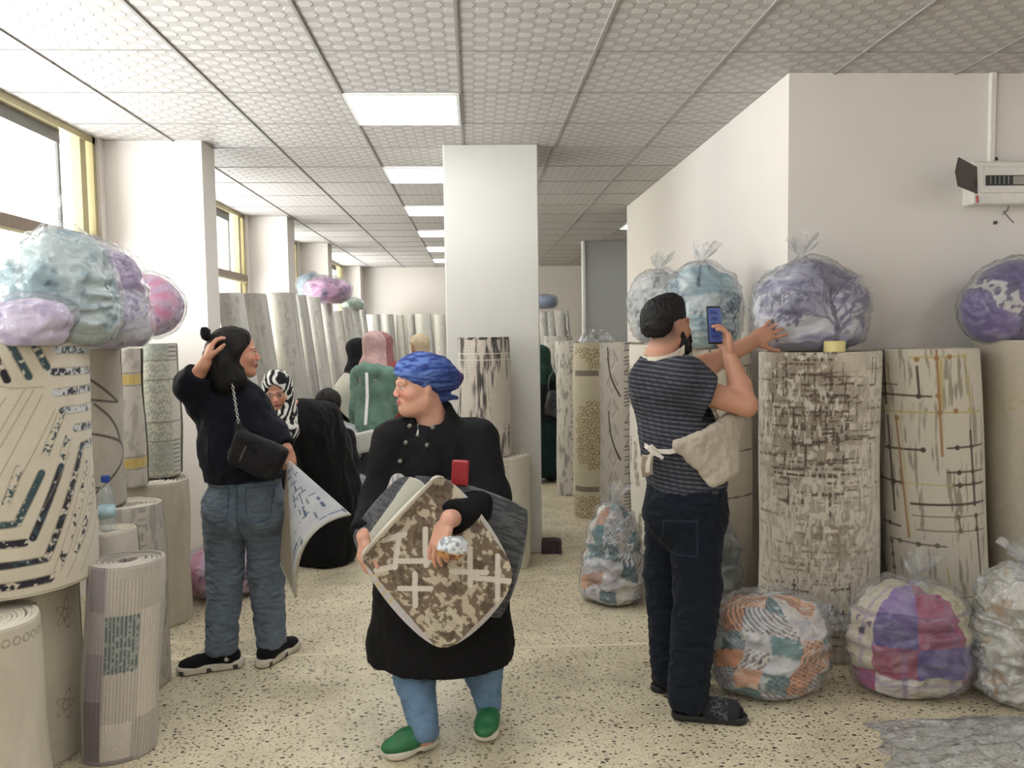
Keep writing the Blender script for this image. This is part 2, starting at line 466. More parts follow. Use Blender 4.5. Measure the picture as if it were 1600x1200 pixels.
def ceiling_mat():
    """vinyl faced 60 cm tiles, embossed with staggered lozenges"""
    m = bpy.data.materials.new('embossed_ceiling_tile'); m.use_nodes = True
    N = m.node_tree.nodes; L = m.node_tree.links; b = N['Principled BSDF']
    b.inputs['Roughness'].default_value = .55
    tc = N.new('ShaderNodeTexCoord'); sep = N.new('ShaderNodeSeparateXYZ'); L.new(tc.outputs['Object'], sep.inputs[0])
    def M(op, a, b_=None, c=None):
        n = N.new('ShaderNodeMath'); n.operation = op
        for i, x in enumerate((a, b_, c)):
            if x is None: continue
            if isinstance(x, (int, float)): n.inputs[i].default_value = x
            else: L.new(x, n.inputs[i])
        return n.outputs[0]
    x, y = sep.outputs[0], sep.outputs[1]
    PX, PY = .120, .0500
    row = M('FLOOR', M('DIVIDE', y, PY))
    odd = M('MULTIPLY', M('MODULO', M('ABSOLUTE', row), 2.0), .5)
    fx = M('ABSOLUTE', M('SUBTRACT', M('FRACT', M('ADD', M('DIVIDE', x, PX), odd)), .5))      # 0 at lozenge centre
    fy = M('ABSOLUTE', M('SUBTRACT', M('FRACT', M('DIVIDE', y, PY)), .5))
    g = M('ADD', fx, M('MULTIPLY', fy, .22))
    mr = N.new('ShaderNodeMapRange'); mr.interpolation_type = 'SMOOTHSTEP'; mr.inputs[1].default_value = .225; mr.inputs[2].default_value = .30
    mr.inputs[3].default_value = 1; mr.inputs[4].default_value = 0; L.new(g, mr.inputs[0])
    # sheen contrast of the embossing put into the colour as two tones
    cr = N.new('ShaderNodeMix'); cr.data_type = 'RGBA'; cr.inputs[6].default_value = (*S((172, 168, 166)), 1); cr.inputs[7].default_value = (*S((194, 190, 187)), 1)
    L.new(mr.outputs[0], cr.inputs[0]); L.new(cr.outputs[2], b.inputs['Base Color'])
    bp = N.new('ShaderNodeBump'); bp.inputs['Distance'].default_value = .002; L.new(mr.outputs[0], bp.inputs['Height']); L.new(bp.outputs[0], b.inputs['Normal'])
    return m

# --- floor
f = MB(); f.box((1.0, 5.9, -.05), (3.8, 9.6, .05))
struct(f, 'floor', floor_mat())
M_STRIP = mat('pale_stone_strip', (218, 208, 180), rough=.45, var=(3, .14))
for k, (y, w) in enumerate(((3.67, .012), (5.22, .03), (9.2, .03))):
    s = MB(); s.box(((XW + XR) / 2 + (1.5 if y < YC else 0), y, .0006), ((XR - XW) / 2 + (1.5 if y < YC else 0), w, .0012))
    struct(s, 'trim_%d' % (k + 1), M_STRIP)
# --- ceiling with its tee bars
c = MB(); c.box((1.0, 6.1, CEIL + .05), (3.8, 9.6, .05)); struct(c, 'ceiling', ceiling_mat())
M_TEE = mat('white_tee_bar', (150, 147, 144), rough=.5)
X_T = -0.045         # a seam seen running straight away from the camera
Y_T = 2.96           # far edge of the nearest lamp
g = MB()
for i in range(-4, 8):
    x = X_T + .6 * i
    if x < XW or x > XFAR: continue
    y1 = YEND
    g.box((x, (Y0 + y1) / 2, CEIL - .003), (.0065, (y1 - Y0) / 2, .004))
j = Y_T - .6 * 10
while j < YEND:
    if j > Y0: g.box(((XW + XFAR) / 2, j, CEIL - .0018), ((XFAR - XW) / 2, .0014, .0020))
    j += .6
struct(g, 'trim_4', M_TEE)

# --- walls
def wallbox(name, x0, x1, y0, y1, z0=0, z1=CEIL, m=None):
    b = MB(); b.box(((x0 + x1) / 2, (y0 + y1) / 2, (z0 + z1) / 2), ((x1 - x0) / 2, (y1 - y0) / 2, (z1 - z0) / 2))
    return struct(b, name, m or M_WALL)
b = MB(); b.box(((XR + XFAR) / 2, (YC + 7.9) / 2, CEIL / 2), ((XFAR - XR) / 2, (7.9 - YC) / 2, CEIL / 2)); struct(b, 'wall_right', M_WALL)
wallbox('wall_back', XW - .2, XFAR, YEND, YEND + .2)
wallbox('wall_far_right', XFAR, XFAR + .2, Y0, YEND)
wallbox('wall_front', XW - .2, XFAR + .2, Y0 - .2, Y0)
# partition behind the column (grey end wall with a white edge strip)
wallbox('wall_partition', 1.545, XFAR, 10.9, 11.15, m=wall_mat('grey_paint', (170, 172, 168)))
s = MB(); s.tube([(1.515, 10.87, 0), (1.515, 10.87, CEIL)], .028, 12); struct(s, 'trim_5', mat('white_plastic', (232, 232, 228), rough=.4))
# left wall: solid below and between the windows
lw = MB()
ALLW = [(-2.4, .6)] + WINS
lw.box((XW - .1, (Y0 + YEND) / 2, WIN_Z0 / 2), (.1, (YEND - Y0) / 2, WIN_Z0 / 2))
e = Y0
for a_, b_ in ALLW + [(YEND, YEND)]:
    if a_ > e: lw.box((XW - .1, (e + a_) / 2, (WIN_Z0 + CEIL) / 2), (.1, (a_ - e) / 2, (CEIL - WIN_Z0) / 2))
    e = b_
struct(lw, 'wall_left', M_WALL)
# pillars standing out of the window wall
for k, (px, d, dep) in enumerate(((-1.672, 5.165, .25), (-1.88, 8.38, .33), (-1.91, 10.85, .3), (-1.99, 14.5, .4))):
    wallbox('pillar_left_%d' % (k + 1), XW - .05, px, d, d + dep)
    if k == 0: pass
# free-standing column
cc = at(693, 300, 5.27)[0]; cd = at(841, 300, 5.27)[0]
b = MB(); b.box(((cc + cd) / 2, 5.27 + .32, CEIL / 2), ((cd - cc) / 2, .32, CEIL / 2), bev=.008); struct(b, 'column', wall_mat('column_paint', (206, 204, 199)))
b = MB(); b.box((cd + .05, 5.29, .045), (.055, .05, .045)); b.box((cd + .115, 5.27, .045), (.01, .045, .046))
struct(b, 'trim_6', mat('dark_skirting', (58, 44, 48), rough=.6))

# --- windows
M_BRASS = mat('anodised_champagne_frame', (176, 166, 128), rough=.4, metal=.15)
M_GREY = mat('grey_gasket', (120, 120, 118), rough=.5)
def glass_mat():
    m = bpy.data.materials.new('window_glass'); m.use_nodes = True
    N = m.node_tree.nodes; L = m.node_tree.links; N.clear()
    o = N.new('ShaderNodeOutputMaterial'); t = N.new('ShaderNodeBsdfTransparent'); t.inputs[0].default_value = (.96, .98, .97, 1)
    g_ = N.new('ShaderNodeBsdfGlossy'); g_.inputs['Roughness'].default_value = .02
    w_ = N.new('ShaderNodeLayerWeight'); w_.inputs[0].default_value = .5
    f_ = N.new('ShaderNodeMath'); f_.operation = 'POWER'; f_.inputs[1].default_value = 5; L.new(w_.outputs['Facing'], f_.inputs[0])
    f2 = N.new('ShaderNodeMath'); f2.operation = 'MULTIPLY_ADD'; f2.inputs[1].default_value = .9; f2.inputs[2].default_value = .03; L.new(f_.outputs[0], f2.inputs[0])
    mx = N.new('ShaderNodeMixShader')
    L.new(f2.outputs[0], mx.inputs[0]); L.new(t.outputs[0], mx.inputs[1]); L.new(g_.outputs[0], mx.inputs[2]); L.new(mx.outputs[0], o.inputs[0])
    return m
M_GLASS = glass_mat()
ZR = 2.065          # rail between the lower and upper lights
for k, (a_, b_) in enumerate(ALLW):
    x = XW - .06
    fr = MB(); w = .035
    fr.box((x, (a_ + b_) / 2, CEIL - .02), (.04, (b_ - a_) / 2, .02))
    fr.box((x, (a_ + b_) / 2, WIN_Z0 + .03), (.04, (b_ - a_) / 2, .03))
    fr.box((x, a_ + w / 2, (CEIL + WIN_Z0) / 2), (.04, w / 2, (CEIL - WIN_Z0) / 2))
    fr.box((x, b_ - w / 2, (CEIL + WIN_Z0) / 2), (.04, w / 2, (CEIL - WIN_Z0) / 2))
    fr.box((x, b_ - .14, (CEIL + WIN_Z0) / 2), (.03, .035, (CEIL - WIN_Z0) / 2))
    if b_ - a_ > 2.5 and k != 1: fr.box((x, (a_ + b_) / 2, (CEIL + WIN_Z0) / 2), (.04, .03, (CEIL - WIN_Z0) / 2))
    wf = struct(fr, 'window_%d' % (k + 1), M_BRASS)
    rl = MB(); rl.box((x + .01, (a_ + b_) / 2, ZR), (.05, (b_ - a_) / 2 - .002, .034)); rl.build('window_rail', mat('brown_grey_rail', (128, 112, 94), rough=.5), wf)
    rl = MB(); rl.box((x + .015, (a_ + b_) / 2, ZR - .042), (.05, (b_ - a_) / 2 - .002, .008)); rl.build('window_bead', M_BRASS, wf)
    gk = MB()
    y2 = b_ - .33
    gk.box((x - .02, (a_ + y2) / 2, CEIL - .075), (.012, (y2 - a_) / 2, .035)); gk.box((x - .02, y2 - .01, (CEIL + ZR) / 2), (.008, .012, (CEIL - ZR) / 2 - .04))
    gk.build('window_sash', M_GREY, wf)
    gl = MB(); gl.box((x - .025, (a_ + b_) / 2, (CEIL + WIN_Z0) / 2), (.003, (b_ - a_) / 2 - .01, (CEIL - WIN_Z0) / 2 - .01)); gl.build('window_pane', M_GLASS, wf)

# the building across the street, bleached by daylight
bd = thing('building', 'pale shop building across the street seen through the nearest window', 'building', (-9, 8, 0))
q = MB(); q.box((-10, 11, 3.5), (.6, 7, 3.6)); q.build('facade', mat('cream_render', (250, 246, 226), rough=.9), bd)
q = MB(); q.box((-9.35, 9.05, 3.55), (.06, 1.5, .35)); q.build('awning', mat('peach_awning', (246, 206, 160), rough=.9), bd)
q = MB(); q.box((-9.35, 9.3, 2.75), (.05, 2.2, .35))
sg = q.build('sign_board', mat('white_sign', (250, 250, 250), rough=.6), bd)
q = MB()
for (u0, v0, u1, v1) in ((0, 0, 0, 1), (0, 1, .5, 1), (.7, 0, .7, 1), (.7, 1, 1.2, 1), (.7, .5, 1.1, .5), (1.4, 1, 1.55, 0), (1.55, 0, 1.75, .8), (1.75, .8, 1.95, 0), (1.95, 0, 2.1, 1)):
    q.tube([(-9.29, 10.35 - u0 * .4, 2.56 + v0 * .36), (-9.29, 10.35 - u1 * .4, 2.56 + v1 * .36)], .035, 6)
q.build('lettering', mat('pale_blue_letters', (120, 170, 200), rough=.7), sg)
# --- ceiling lights
M_DIFF = mat('lit_diffuser', (255, 255, 255), emit=((253, 254, 255), 11.0))
M_LFR = mat('white_light_frame', (225, 225, 222), rough=.5)
def ceiling_light(x0, y1, label, group='square led panels in the ceiling'):
    t = thing('ceiling_light', label, 'ceiling light', (x0 + .3, y1 - .3, CEIL), group)
    q = MB(); cx, cy = x0 + .3, y1 - .3
    for dx, dy, hx, hy in ((0, .288, .295, .008), (0, -.288, .295, .008), (.288, 0, .008, .28), (-.288, 0, .008, .28)):
        q.box((cx + dx, cy + dy, CEIL - .009), (hx, hy, .005))
    q.build('light_frame', M_LFR, t)
    q = MB(); q.box((cx, cy, CEIL - .008), (.279, .279, .003)); q.build('diffuser', M_DIFF, t)
    return t
names = ['square ceiling light panel nearest the camera, cut by the top edge of the photo',
         'square ceiling light panel second from the camera, just before the white column',
         'square ceiling light panel third from the camera, partly behind the column top',
         'square ceiling light panel fourth from the camera in the central row',
         'square ceiling light panel fifth from the camera in the central row',
         'square ceiling light panel sixth from the camera in the central row',
         'farthest square ceiling light panel of the central row']
for k in range(7):
    ceiling_light(X_T - .6, Y_T + 1.8 * k, names[k])
ceiling_light(X_T - .6, Y_T - 1.8, 'square ceiling light panel above and behind the camera')
ceiling_light(X_T + 1.8, Y_T + 1.8 * 4 - .6, 'ceiling light panel showing past the end of the right wall')
ceiling_light(X_T + 2.4, Y_T - 1.8, 'square ceiling light panel over the right front corner of the shop')

for k, (lx, ly, lab) in enumerate(((X_T + 2.4, Y_T - 3.6, 'added unseen light panel over the right side of the shop behind the camera'), (X_T - .6, Y_T - 3.6, 'ceiling light panel of the central row well behind the camera'),
                               (X_T + 3.6, Y_T - .6, 'added unseen light panel above the right edge of the view'))):
    ceiling_light(lx, ly, lab)  # both right-hand panels are unseen, added to brighten the wall facing the camera
# --- consumer unit on the wall facing the camera
yb = YC
p = at(1524, 285, YC)
cu = thing('consumer_unit', 'white electrical box with an open smoked cover on the right wall', 'electrical box', (p[0], YC, p[2]))
x0 = at(1503, 285, YC)[0]; zt = at(1560, 251, YC - .1)[2]; zb = at(1560, 318, YC - .1)[2]
M_ABS = mat('white_abs_plastic', (222, 218, 212), rough=.4)
q = MB(); q.box((x0 + .2, YC - .045, (zt + zb) / 2), (.2, .045, (zt - zb) / 2), bev=.006)
q.box((x0 + .21, YC - .092, (zt + zb) / 2 + .012), (.175, .006, .062), bev=.003); q.build('case', M_ABS, cu)
q = MB(); q.box((x0 + .16, YC - .099, (zt + zb) / 2 + .008), (.105, .004, .024)); rc = q.build('breaker_slot', mat('dark_slot', (40, 44, 42), rough=.5), cu)
q = MB(); q.box((x0 + .225, YC - .104, (zt + zb) / 2 + .008), (.038, .003, .020), bev=.002)
for i in range(5): q.box((x0 + .075 + .022 * i, YC - .104, (zt + zb) / 2 + .008), (.0015, .003, .018))
q.build('breaker', mat('grey_breaker', (150, 146, 142), rough=.5), rc)
zc = (zt + zb) / 2
q = MB()
hx, hy = x0 + .01, YC - .092
R = np.array([[math.cos(a), -math.sin(a), 0], [math.sin(a), math.cos(a), 0], [0, 0, 1]]) if (a := math.radians(240)) else 0
q.prism([at(1525, 261, YC - .10), at(1526, 303, YC - .10), at(1496, 291, YC - .19), at(1492, 268, YC - .195), at(1497, 246, YC - .19)], V(1, -.4, 0), .005)
q.build('cover', mat('smoked_cover', (66, 56, 52), rough=.25), cu)
q = MB(); q.tube([(x0 + .015, YC - .096, zc - .062), (x0 + .017, YC - .1, zb + .004)], .004, 6); q.build('indicator', mat('red_plastic', (170, 60, 56), rough=.4), cu)
xp = at(1547, 200, YC)[0]
q = MB(); q.box((xp, YC - .012, (zt + CEIL) / 2), (.014, .012, (CEIL - zt) / 2), bev=.003)
tag(q.build('cable_duct', mat('white_duct', (226, 223, 216), rough=.45)), 'white cable duct running from the ceiling down to the electrical box', 'cable duct')
q = MB()
a0 = at(1577, 317, YC - .02); a1 = at(1574, 329, YC - .02); a2 = at(1568, 330, YC - .03); a3 = at(1576, 340, YC - .02); a4 = at(1584, 348, YC - .015)
q.tube([a0, a1, a2, a3, a4], .0028, 6); q.tube([a1, at(1566, 336, YC - .02)], .002, 6)
tag(q.build('loose_cable', mat('grey_cable', (104, 96, 92), rough=.5)), 'short loose grey cable hanging under the electrical box', 'cable')
for pp, lab in (((1555, 348), 'small dark wall plug left in the plaster under the electrical box'), ((1556, 248), 'small dark wall plug at the top of the electrical box beside the duct')):
    q = MB(); q.box(at(*pp, YC - .004), (.008, .006, .008), bev=.002)
    tag(q.build('wall_plug', mat('dark_plug', (90, 84, 78), rough=.6)), lab, 'wall plug')
# ================================================================= PATTERN CANVAS, ROLLS, BAGS
class Canvas:
    """a flat drawing in metres that carpets and bedding are printed with"""
    def __init__(s, u0, u1, v0, v1, bg, res=.0025):
        s.u0, s.v0, s.res = u0, v0, res
        s.w = int((u1 - u0) / res) + 2; s.h = int((v1 - v0) / res) + 2
        s.a = np.tile(np.asarray(bg, dtype=np.float32), (s.h, s.w, 1))
        s.U = (u0 + res * np.arange(s.w)).astype(np.float32); s.V = (v0 + res * np.arange(s.h)).astype(np.float32)
        jj, ii = np.meshgrid(s.U, s.V); s.P = None
    def _box(s, a, b, c, d):
        i0, i1 = np.searchsorted(s.U, [a, b]); j0, j1 = np.searchsorted(s.V, [c, d])
        return slice(j0, j1), slice(i0, i1)
    def seg(s, p, q, w, col, al=1, rag=0, seed=0, soft=None):
        """line from p to q, full width w; rag breaks it up"""
        m = w + .01; sl = s._box(min(p[0], q[0]) - m, max(p[0], q[0]) + m, min(p[1], q[1]) - m, max(p[1], q[1]) + m)
        X = s.U[sl[1]][None, :]; Y = s.V[sl[0]][:, None]
        if X.size == 0 or Y.size == 0: return
        dx, dy = q[0] - p[0], q[1] - p[1]; L2 = dx * dx + dy * dy + 1e-12
        t = np.clip(((X - p[0]) * dx + (Y - p[1]) * dy) / L2, 0, 1)
        d = np.hypot(X - p[0] - t * dx, Y - p[1] - t * dy)
        so = soft or s.res
        al_ = al * np.clip((w / 2 - d) / so + .5, 0, 1)
        if rag:
            G = np.stack(np.broadcast_arrays(X, Y), -1).reshape(-1, 2)
            n = fbm(G, .018, seed + 5).reshape(al_.shape); n2 = vnoise(G, .006, seed + 9).reshape(al_.shape)
            t_ = .25 + .5 * rag; al_ = al_ * ss(t_ - .03, t_ + .03, n * .65 + n2 * .35)
        s.a[sl] = s.a[sl] * (1 - al_[..., None]) + np.asarray(col, dtype=np.float32) * al_[..., None]
    def poly(s, pts, w, col, **k):
        for a, b in zip(pts[:-1], pts[1:]): s.seg(a, b, w, col, **k)
    def rect(s, u0, u1, v0, v1, col, al=1):
        sl = s._box(u0, u1, v0, v1); s.a[sl] = s.a[sl] * (1 - al) + np.asarray(col, dtype=np.float32) * al
    def disc(s, p, r, col, al=1): s.seg(p, (p[0] + 1e-5, p[1]), 2 * r, col, al)
    def curve(s, pts, w, col, n=10, **k):
        p = [np.asarray(q, float) for q in pts]; p = [2 * p[0] - p[1]] + p + [2 * p[-1] - p[-2]]; out = []
        for i in range(1, len(p) - 2):
            for j in range(n + (i == len(p) - 3)):
                t = j / n; out.append(tuple(.5 * (2 * p[i] + (p[i + 1] - p[i - 1]) * t + (2 * p[i - 1] - 5 * p[i] + 4 * p[i + 1] - p[i + 2]) * t * t + (3 * p[i] - p[i - 1] - 3 * p[i + 1] + p[i + 2]) * t ** 3)))
        s.poly(out, w, col, **k)
    def arc(s, c, r, a0, a1, w, col, ry=None, n=14, **k):
        ry = ry or r
        s.poly([(c[0] + r * math.cos(a0 + (a1 - a0) * i / n), c[1] + ry * math.sin(a0 + (a1 - a0) * i / n)) for i in range(n + 1)], w, col, **k)
    def field(s, f):
        """f(G (N,2), colours (N,3)) -> colours"""
        G = np.stack(np.meshgrid(s.U, s.V), -1).reshape(-1, 2); s.a = f(G, s.a.reshape(-1, 3)).reshape(s.h, s.w, 3).astype(np.float32)
    def __call__(s, u, v):
        x = np.clip((np.asarray(u) - s.u0) / s.res, 0, s.w - 1.001); y = np.clip((np.asarray(v) - s.v0) / s.res, 0, s.h - 1.001)
        i = x.astype(int); j = y.astype(int); fx = (x - i)[:, None]; fy = (y - j)[:, None]
        a = s.a
        return (a[j, i] * (1 - fx) + a[j, i + 1] * fx) * (1 - fy) + (a[j + 1, i] * (1 - fx) + a[j + 1, i + 1] * fx) * fy

M_PILE = mat('carpet_pile', None, rough=.95, bump=(420, .0016), sheen=.25, var=(160, .05))
M_PILEW = mat('carpet_pile_wrapped', None, rough=.8, bump=(60, .002), coat=.35, var=(30, .05))
M_FILM = film_mat(haze=.06)
M_FILM2 = film_mat('hazy_plastic_film', gloss=.25, haze=.2, scale=9, dist=.05)

def roll(label, X, Y, r, z0, z1, paint, ry=None, top=(0, 0), seam=2.4, pitch=.018, core=.03, res=.004, wrap=False, group=None,
         edge=(214, 208, 192), back=(196, 186, 164), wob=.006, seed=0, turns_deep=.05, name='carpet_roll'):
    """a rolled carpet standing on end: one spiral sheet; u = 0 faces the camera, u grows to the right"""
    ry = ry or r
    rnd = random.Random(seed); ph = [rnd.uniform(0, 6.28) for _ in range(4)]
    nu = max(24, int(2 * math.pi * r / res)); nv = max(6, int((z1 - z0) / res))
    H = z1 - z0
    phi0 = math.atan2(-X, Y)
    f = np.linspace(0, 1, nu + 1); phi = seam + 2 * math.pi * f
    rr = r - pitch * f * .9
    zz = np.linspace(0, 1, nv + 1)
    Ph, Zz = np.meshgrid(phi, zz); Rr = np.tile(rr, (nv + 1, 1))
    # outer sheet
    def place(Ph, Rr, Zz):
        w = 1 + wob / r * (np.sin(Ph * 2 + ph[0]) + .6 * np.sin(Ph * 3 + ph[1] + 3 * Zz) + .7 * np.sin(4 * Zz + ph[2]) + .5 * np.sin(9 * Zz + Ph + ph[3]))
        return np.stack([X + top[0] * Zz + Rr * w * np.sin(Ph), Y + top[1] * Zz - Rr * w * (ry / r) * np.cos(Ph), z0 + H * Zz], -1)
    edge_round = np.where(Zz > 1 - .006 / H, .0025, 0) + np.where(Zz < .006 / H, .004, 0)
    P = place(Ph, Rr - edge_round, Zz).reshape(-1, 3)
    idx = np.arange((nv + 1) * (nu + 1)).reshape(nv + 1, nu + 1)
    F = np.stack([idx[:-1, :-1], idx[:-1, 1:], idx[1:, 1:], idx[1:, :-1]], -1).reshape(-1, 4)
    angc = (Ph - phi0 + math.pi) % (2 * math.pi) - math.pi
    C = paint((angc * r).ravel(), (Zz * H).ravel())
    n_out = len(P)
    # spiral of the inner turns seen from above
    dphi = 2 * math.pi / max(28, int(nu / 6 if r < .2 else nu / 8))
    total = max(1.0, (r - core) / pitch); m = int(total * 2 * math.pi / dphi)
    fs = np.arange(m + 1) * dphi; ph2 = seam + fs; r2 = r - pitch * .9 * np.minimum(fs / (2 * math.pi), 1) - pitch * np.maximum(fs / (2 * math.pi) - 1, 0)
    jit = (.0015 * np.sin(fs * 1.7 + ph[1]) + .0012 * np.sin(fs * .61 + ph[2])) * ss(6.0, 9.0, fs) - .003 * (1 - ss(6.0, 9.0, fs))
    hz = 1 - (.004 + .003 * np.sin(fs * .9 + ph[0])) / H * (fs > 2 * math.pi)
    th = min(pitch * .78, .013)
    cols = [(0, -turns_deep), (0, -.002), (.25, 0), (.6, 0), (1, -.002), (1, -turns_deep)]
    ring = []; rc = []
    pileC = np.asarray(edge, float); backC = np.asarray(back, float)
    for q, (t, dz) in enumerate(cols):
        ring.append(place(ph2, r2 + jit - th * t - .0006, hz + dz / H))
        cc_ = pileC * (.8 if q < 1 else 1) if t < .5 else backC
        rc.append(np.tile(cc_, (m + 1, 1)))
    R_ = np.stack(ring, 1).reshape(-1, 3); k = len(cols)
    id2 = n_out + np.arange((m + 1) * k).reshape(m + 1, k)
    F2 = np.stack([id2[:-1, :-1], id2[:-1, 1:], id2[1:, 1:], id2[1:, :-1]], -1).reshape(-1, 4)[:, ::-1]
    P = np.concatenate([P, R_]); C = np.concatenate([C, np.stack(rc, 1).reshape(-1, 3)]); C = C * .78 + .22 * (C @ np.array((.3, .59, .11)))[:, None] + np.array((1.5, 0, 0))
    # closing disc below the turns and at the foot
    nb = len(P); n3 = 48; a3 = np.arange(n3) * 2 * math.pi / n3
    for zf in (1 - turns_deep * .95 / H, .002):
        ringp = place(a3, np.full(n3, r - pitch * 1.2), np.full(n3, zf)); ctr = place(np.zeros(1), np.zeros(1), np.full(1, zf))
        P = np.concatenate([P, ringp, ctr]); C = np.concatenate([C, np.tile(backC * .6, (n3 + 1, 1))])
        fan = np.array([[nb + i, nb + (i + 1) % n3, nb + n3, nb + n3] for i in range(n3)])
        F2 = np.concatenate([F2, fan[:, :4]]); nb += n3 + 1
    F = np.concatenate([F, F2])
    tri = F[:, 2] == F[:, 3]
    o = mesh_from(name, P, [tuple(q) for q in F[~tri].tolist()] + [tuple(q[:3]) for q in F[tri].tolist()] if tri.any() else F, C, M_PILEW if wrap else M_PILE)
    tag(o, label, 'carpet roll', group)
    return o

def edge_roll(pr, py, Y, r):
    """centre x for a roll whose right silhouette passes photo column pr at depth Y"""
    x = at(pr, py, Y)[0]; return x - r * math.hypot(x, Y) / Y

def bag(label, c, R3, paint, H=None, rot=None, seed=0, res=.006, lump=.022, tie='top', sq=2.4, film=True, cat='bedding bag', group=None,
        bot=4.5, neck=(0, 0), flap=None, fold=.012, film_m=None, inner='bedding', taper=.0):
    """a clear plastic sack of bedding. c = centre of its underside, R3 = (rx, ry, height)"""
    rx, ry, h = R3
    rnd = random.Random(seed)
    root = thing('bedding_bag', label, cat, (c[0], c[1], c[2]), group)
    rot = np.eye(3) if rot is None else rot
    per = math.pi * (rx + ry)
    nu = int(per / res); nt = int((h * 1.0 + (rx + ry) / 2 * 1.3) / res)
    t = np.linspace(0, 1, nt + 1); ph = np.linspace(0, 2 * math.pi, nu + 1)[:-1]
    T, PHI = np.meshgrid(t, ph, indexing='ij')
    # profile: superellipse half, flat bottom
    a = math.pi * (T - .5)
    ca = np.abs(np.cos(a)) ** np.where(a < 0, 2 / max(sq, bot), 2 / sq); sa = np.sign(np.sin(a)) * np.abs(np.sin(a)) ** (2 / (sq if sq < 2.6 else 2.6))
    zc = h * (.5 + .5 * sa)
    rad = ca * (1 - taper * zc / h)
    def shape(off, lumpk, wr, sd):
        x = (rx + off) * rad * np.sin(PHI); y = -(ry + off) * rad * np.cos(PHI)
        z = zc * (h + 1.4 * off) / h - .0 
        Q = np.stack([x, y, z], -1).reshape(-1, 3)
        n = Q - np.array([0, 0, h / 2]); n /= np.linalg.norm(n, axis=1)[:, None] + 1e-9
        S3 = np.array([seed * 3.1, seed * 1.7, seed * 2.3])
        L = (fbm((Q + S3) , .17, 3 + seed, 3) - .5) * 2.8 * lumpk
        g = fbm((Q + S3), (.11, .11, .045), 9 + seed, 3); fo = (1 - np.abs(2 * g - 1) * 2.2).clip(-1, 1) * fold      # creases between folds
        wv = 0
        if wr:
            q2 = fbm((Q + S3) , .07, 31 + sd, 4); wv = (1 - np.abs(2 * q2 - 1) * 3).clip(0, 1) * wr
        d = L + fo + wv
        edge = ss(0, .08, Q[:, 2]) * .75 + .25
        Q = Q + n * (d * edge)[:, None]
        Q[:, 2] = np.maximum(Q[:, 2], .001 if off else .006)
        return Q
    def put(Q):
        Q = Q.copy()
        return Q @ rot.T + np.asarray(c, float)
    idx = np.arange((nt + 1) * nu).reshape(nt + 1, nu); nx = np.roll(idx, -1, 1)
    F = np.stack([idx[:-1], nx[:-1], nx[1:], idx[1:]], -1).reshape(-1, 4)
    Q = shape(0, lump, 0, 0)
    u = (((PHI + math.pi) % (2 * math.pi)) - math.pi).ravel() * (rx + ry) / 2
    colr = paint(u, zc.ravel(), Q)
    ob = mesh_from(inner, put(Q), F, colr, mat('bedding_fabric', None, rough=.85, bump=(55, .004), sheen=.3, var=(18, .07)), parent=root)
    if film:
        fm = film_m or M_FILM
        Qf = shape(.010, lump, .012, 1)
        parts = [put(Qf)]; FF = [F]; nb = len(Qf)
        # gathered neck and ruffle
        if tie:
            if tie == 'top': b0 = Q[(nt) * nu]; b0 = np.array([neck[0], neck[1], Q[:, 2].max() - .015])
            nn, kk = 40, 9
            prof = [(.075, -.02), (.035, .012), (.016, .03), (.012, .04), (.02, .052), (.038, .07), (.05, .09), (.056, .105), (.06, .112)]
            pr = []
            for q, (pr_, pz) in enumerate(prof):
                for i in range(nn):
                    w = 2 * math.pi * i / nn
                    rf = pr_ * (1 + .28 * math.sin(7 * w + seed) * (1 if q > 3 else .4) + .12 * math.sin(13 * w + q))
                    pr.append([b0[0] + rf * math.sin(w) + (.012 * (q - 4) if q > 4 else 0) * math.sin(seed), b0[1] + rf * math.cos(w), b0[2] + pz * (1 + .25 * math.sin(3 * w + seed))])
            i3 = nb + np.arange(kk * nn).reshape(kk, nn); n3 = np.roll(i3, -1, 1)
            parts.append(put(np.array(pr))); FF.append(np.stack([i3[:-1], n3[:-1], n3[1:], i3[1:]], -1).reshape(-1, 4)); nb += kk * nn
        fo = mesh_from('plastic_film', np.concatenate(parts), np.concatenate(FF), None, fm, parent=root)
    return root

def tree_print(cv, base, h, col, seed=0, spread=.55, depth=8, w0=.015, al=.8):
    rnd = random.Random(seed)
    def br(p, ang, L, w, d):
        q = (p[0] + L * math.sin(ang), p[1] + L * math.cos(ang))
        cv.seg(p, q, w, col, al, soft=.003)
        if d == 0: return
        for k in range(2 if rnd.random() < .7 else 3):
            br(q, ang + rnd.uniform(-spread, spread) + (k - .5) * spread * .9, L * rnd.uniform(.66, .88), max(w * .68, .0016), d - 1)
    br(base, 0, h * .25, w0, depth)
# ================================================================= CARPET ROLLS
CREAM = (206, 198, 176)
def distress(u, v, c0, c1, su, sv, thr, soft=.06, seed=0, amt=1):
    G = np.column_stack([u, v]); n = fbm(G, (su, sv), seed, 4)
    return mixc(c0, c1, ss(thr - soft, thr + soft, n) * amt)

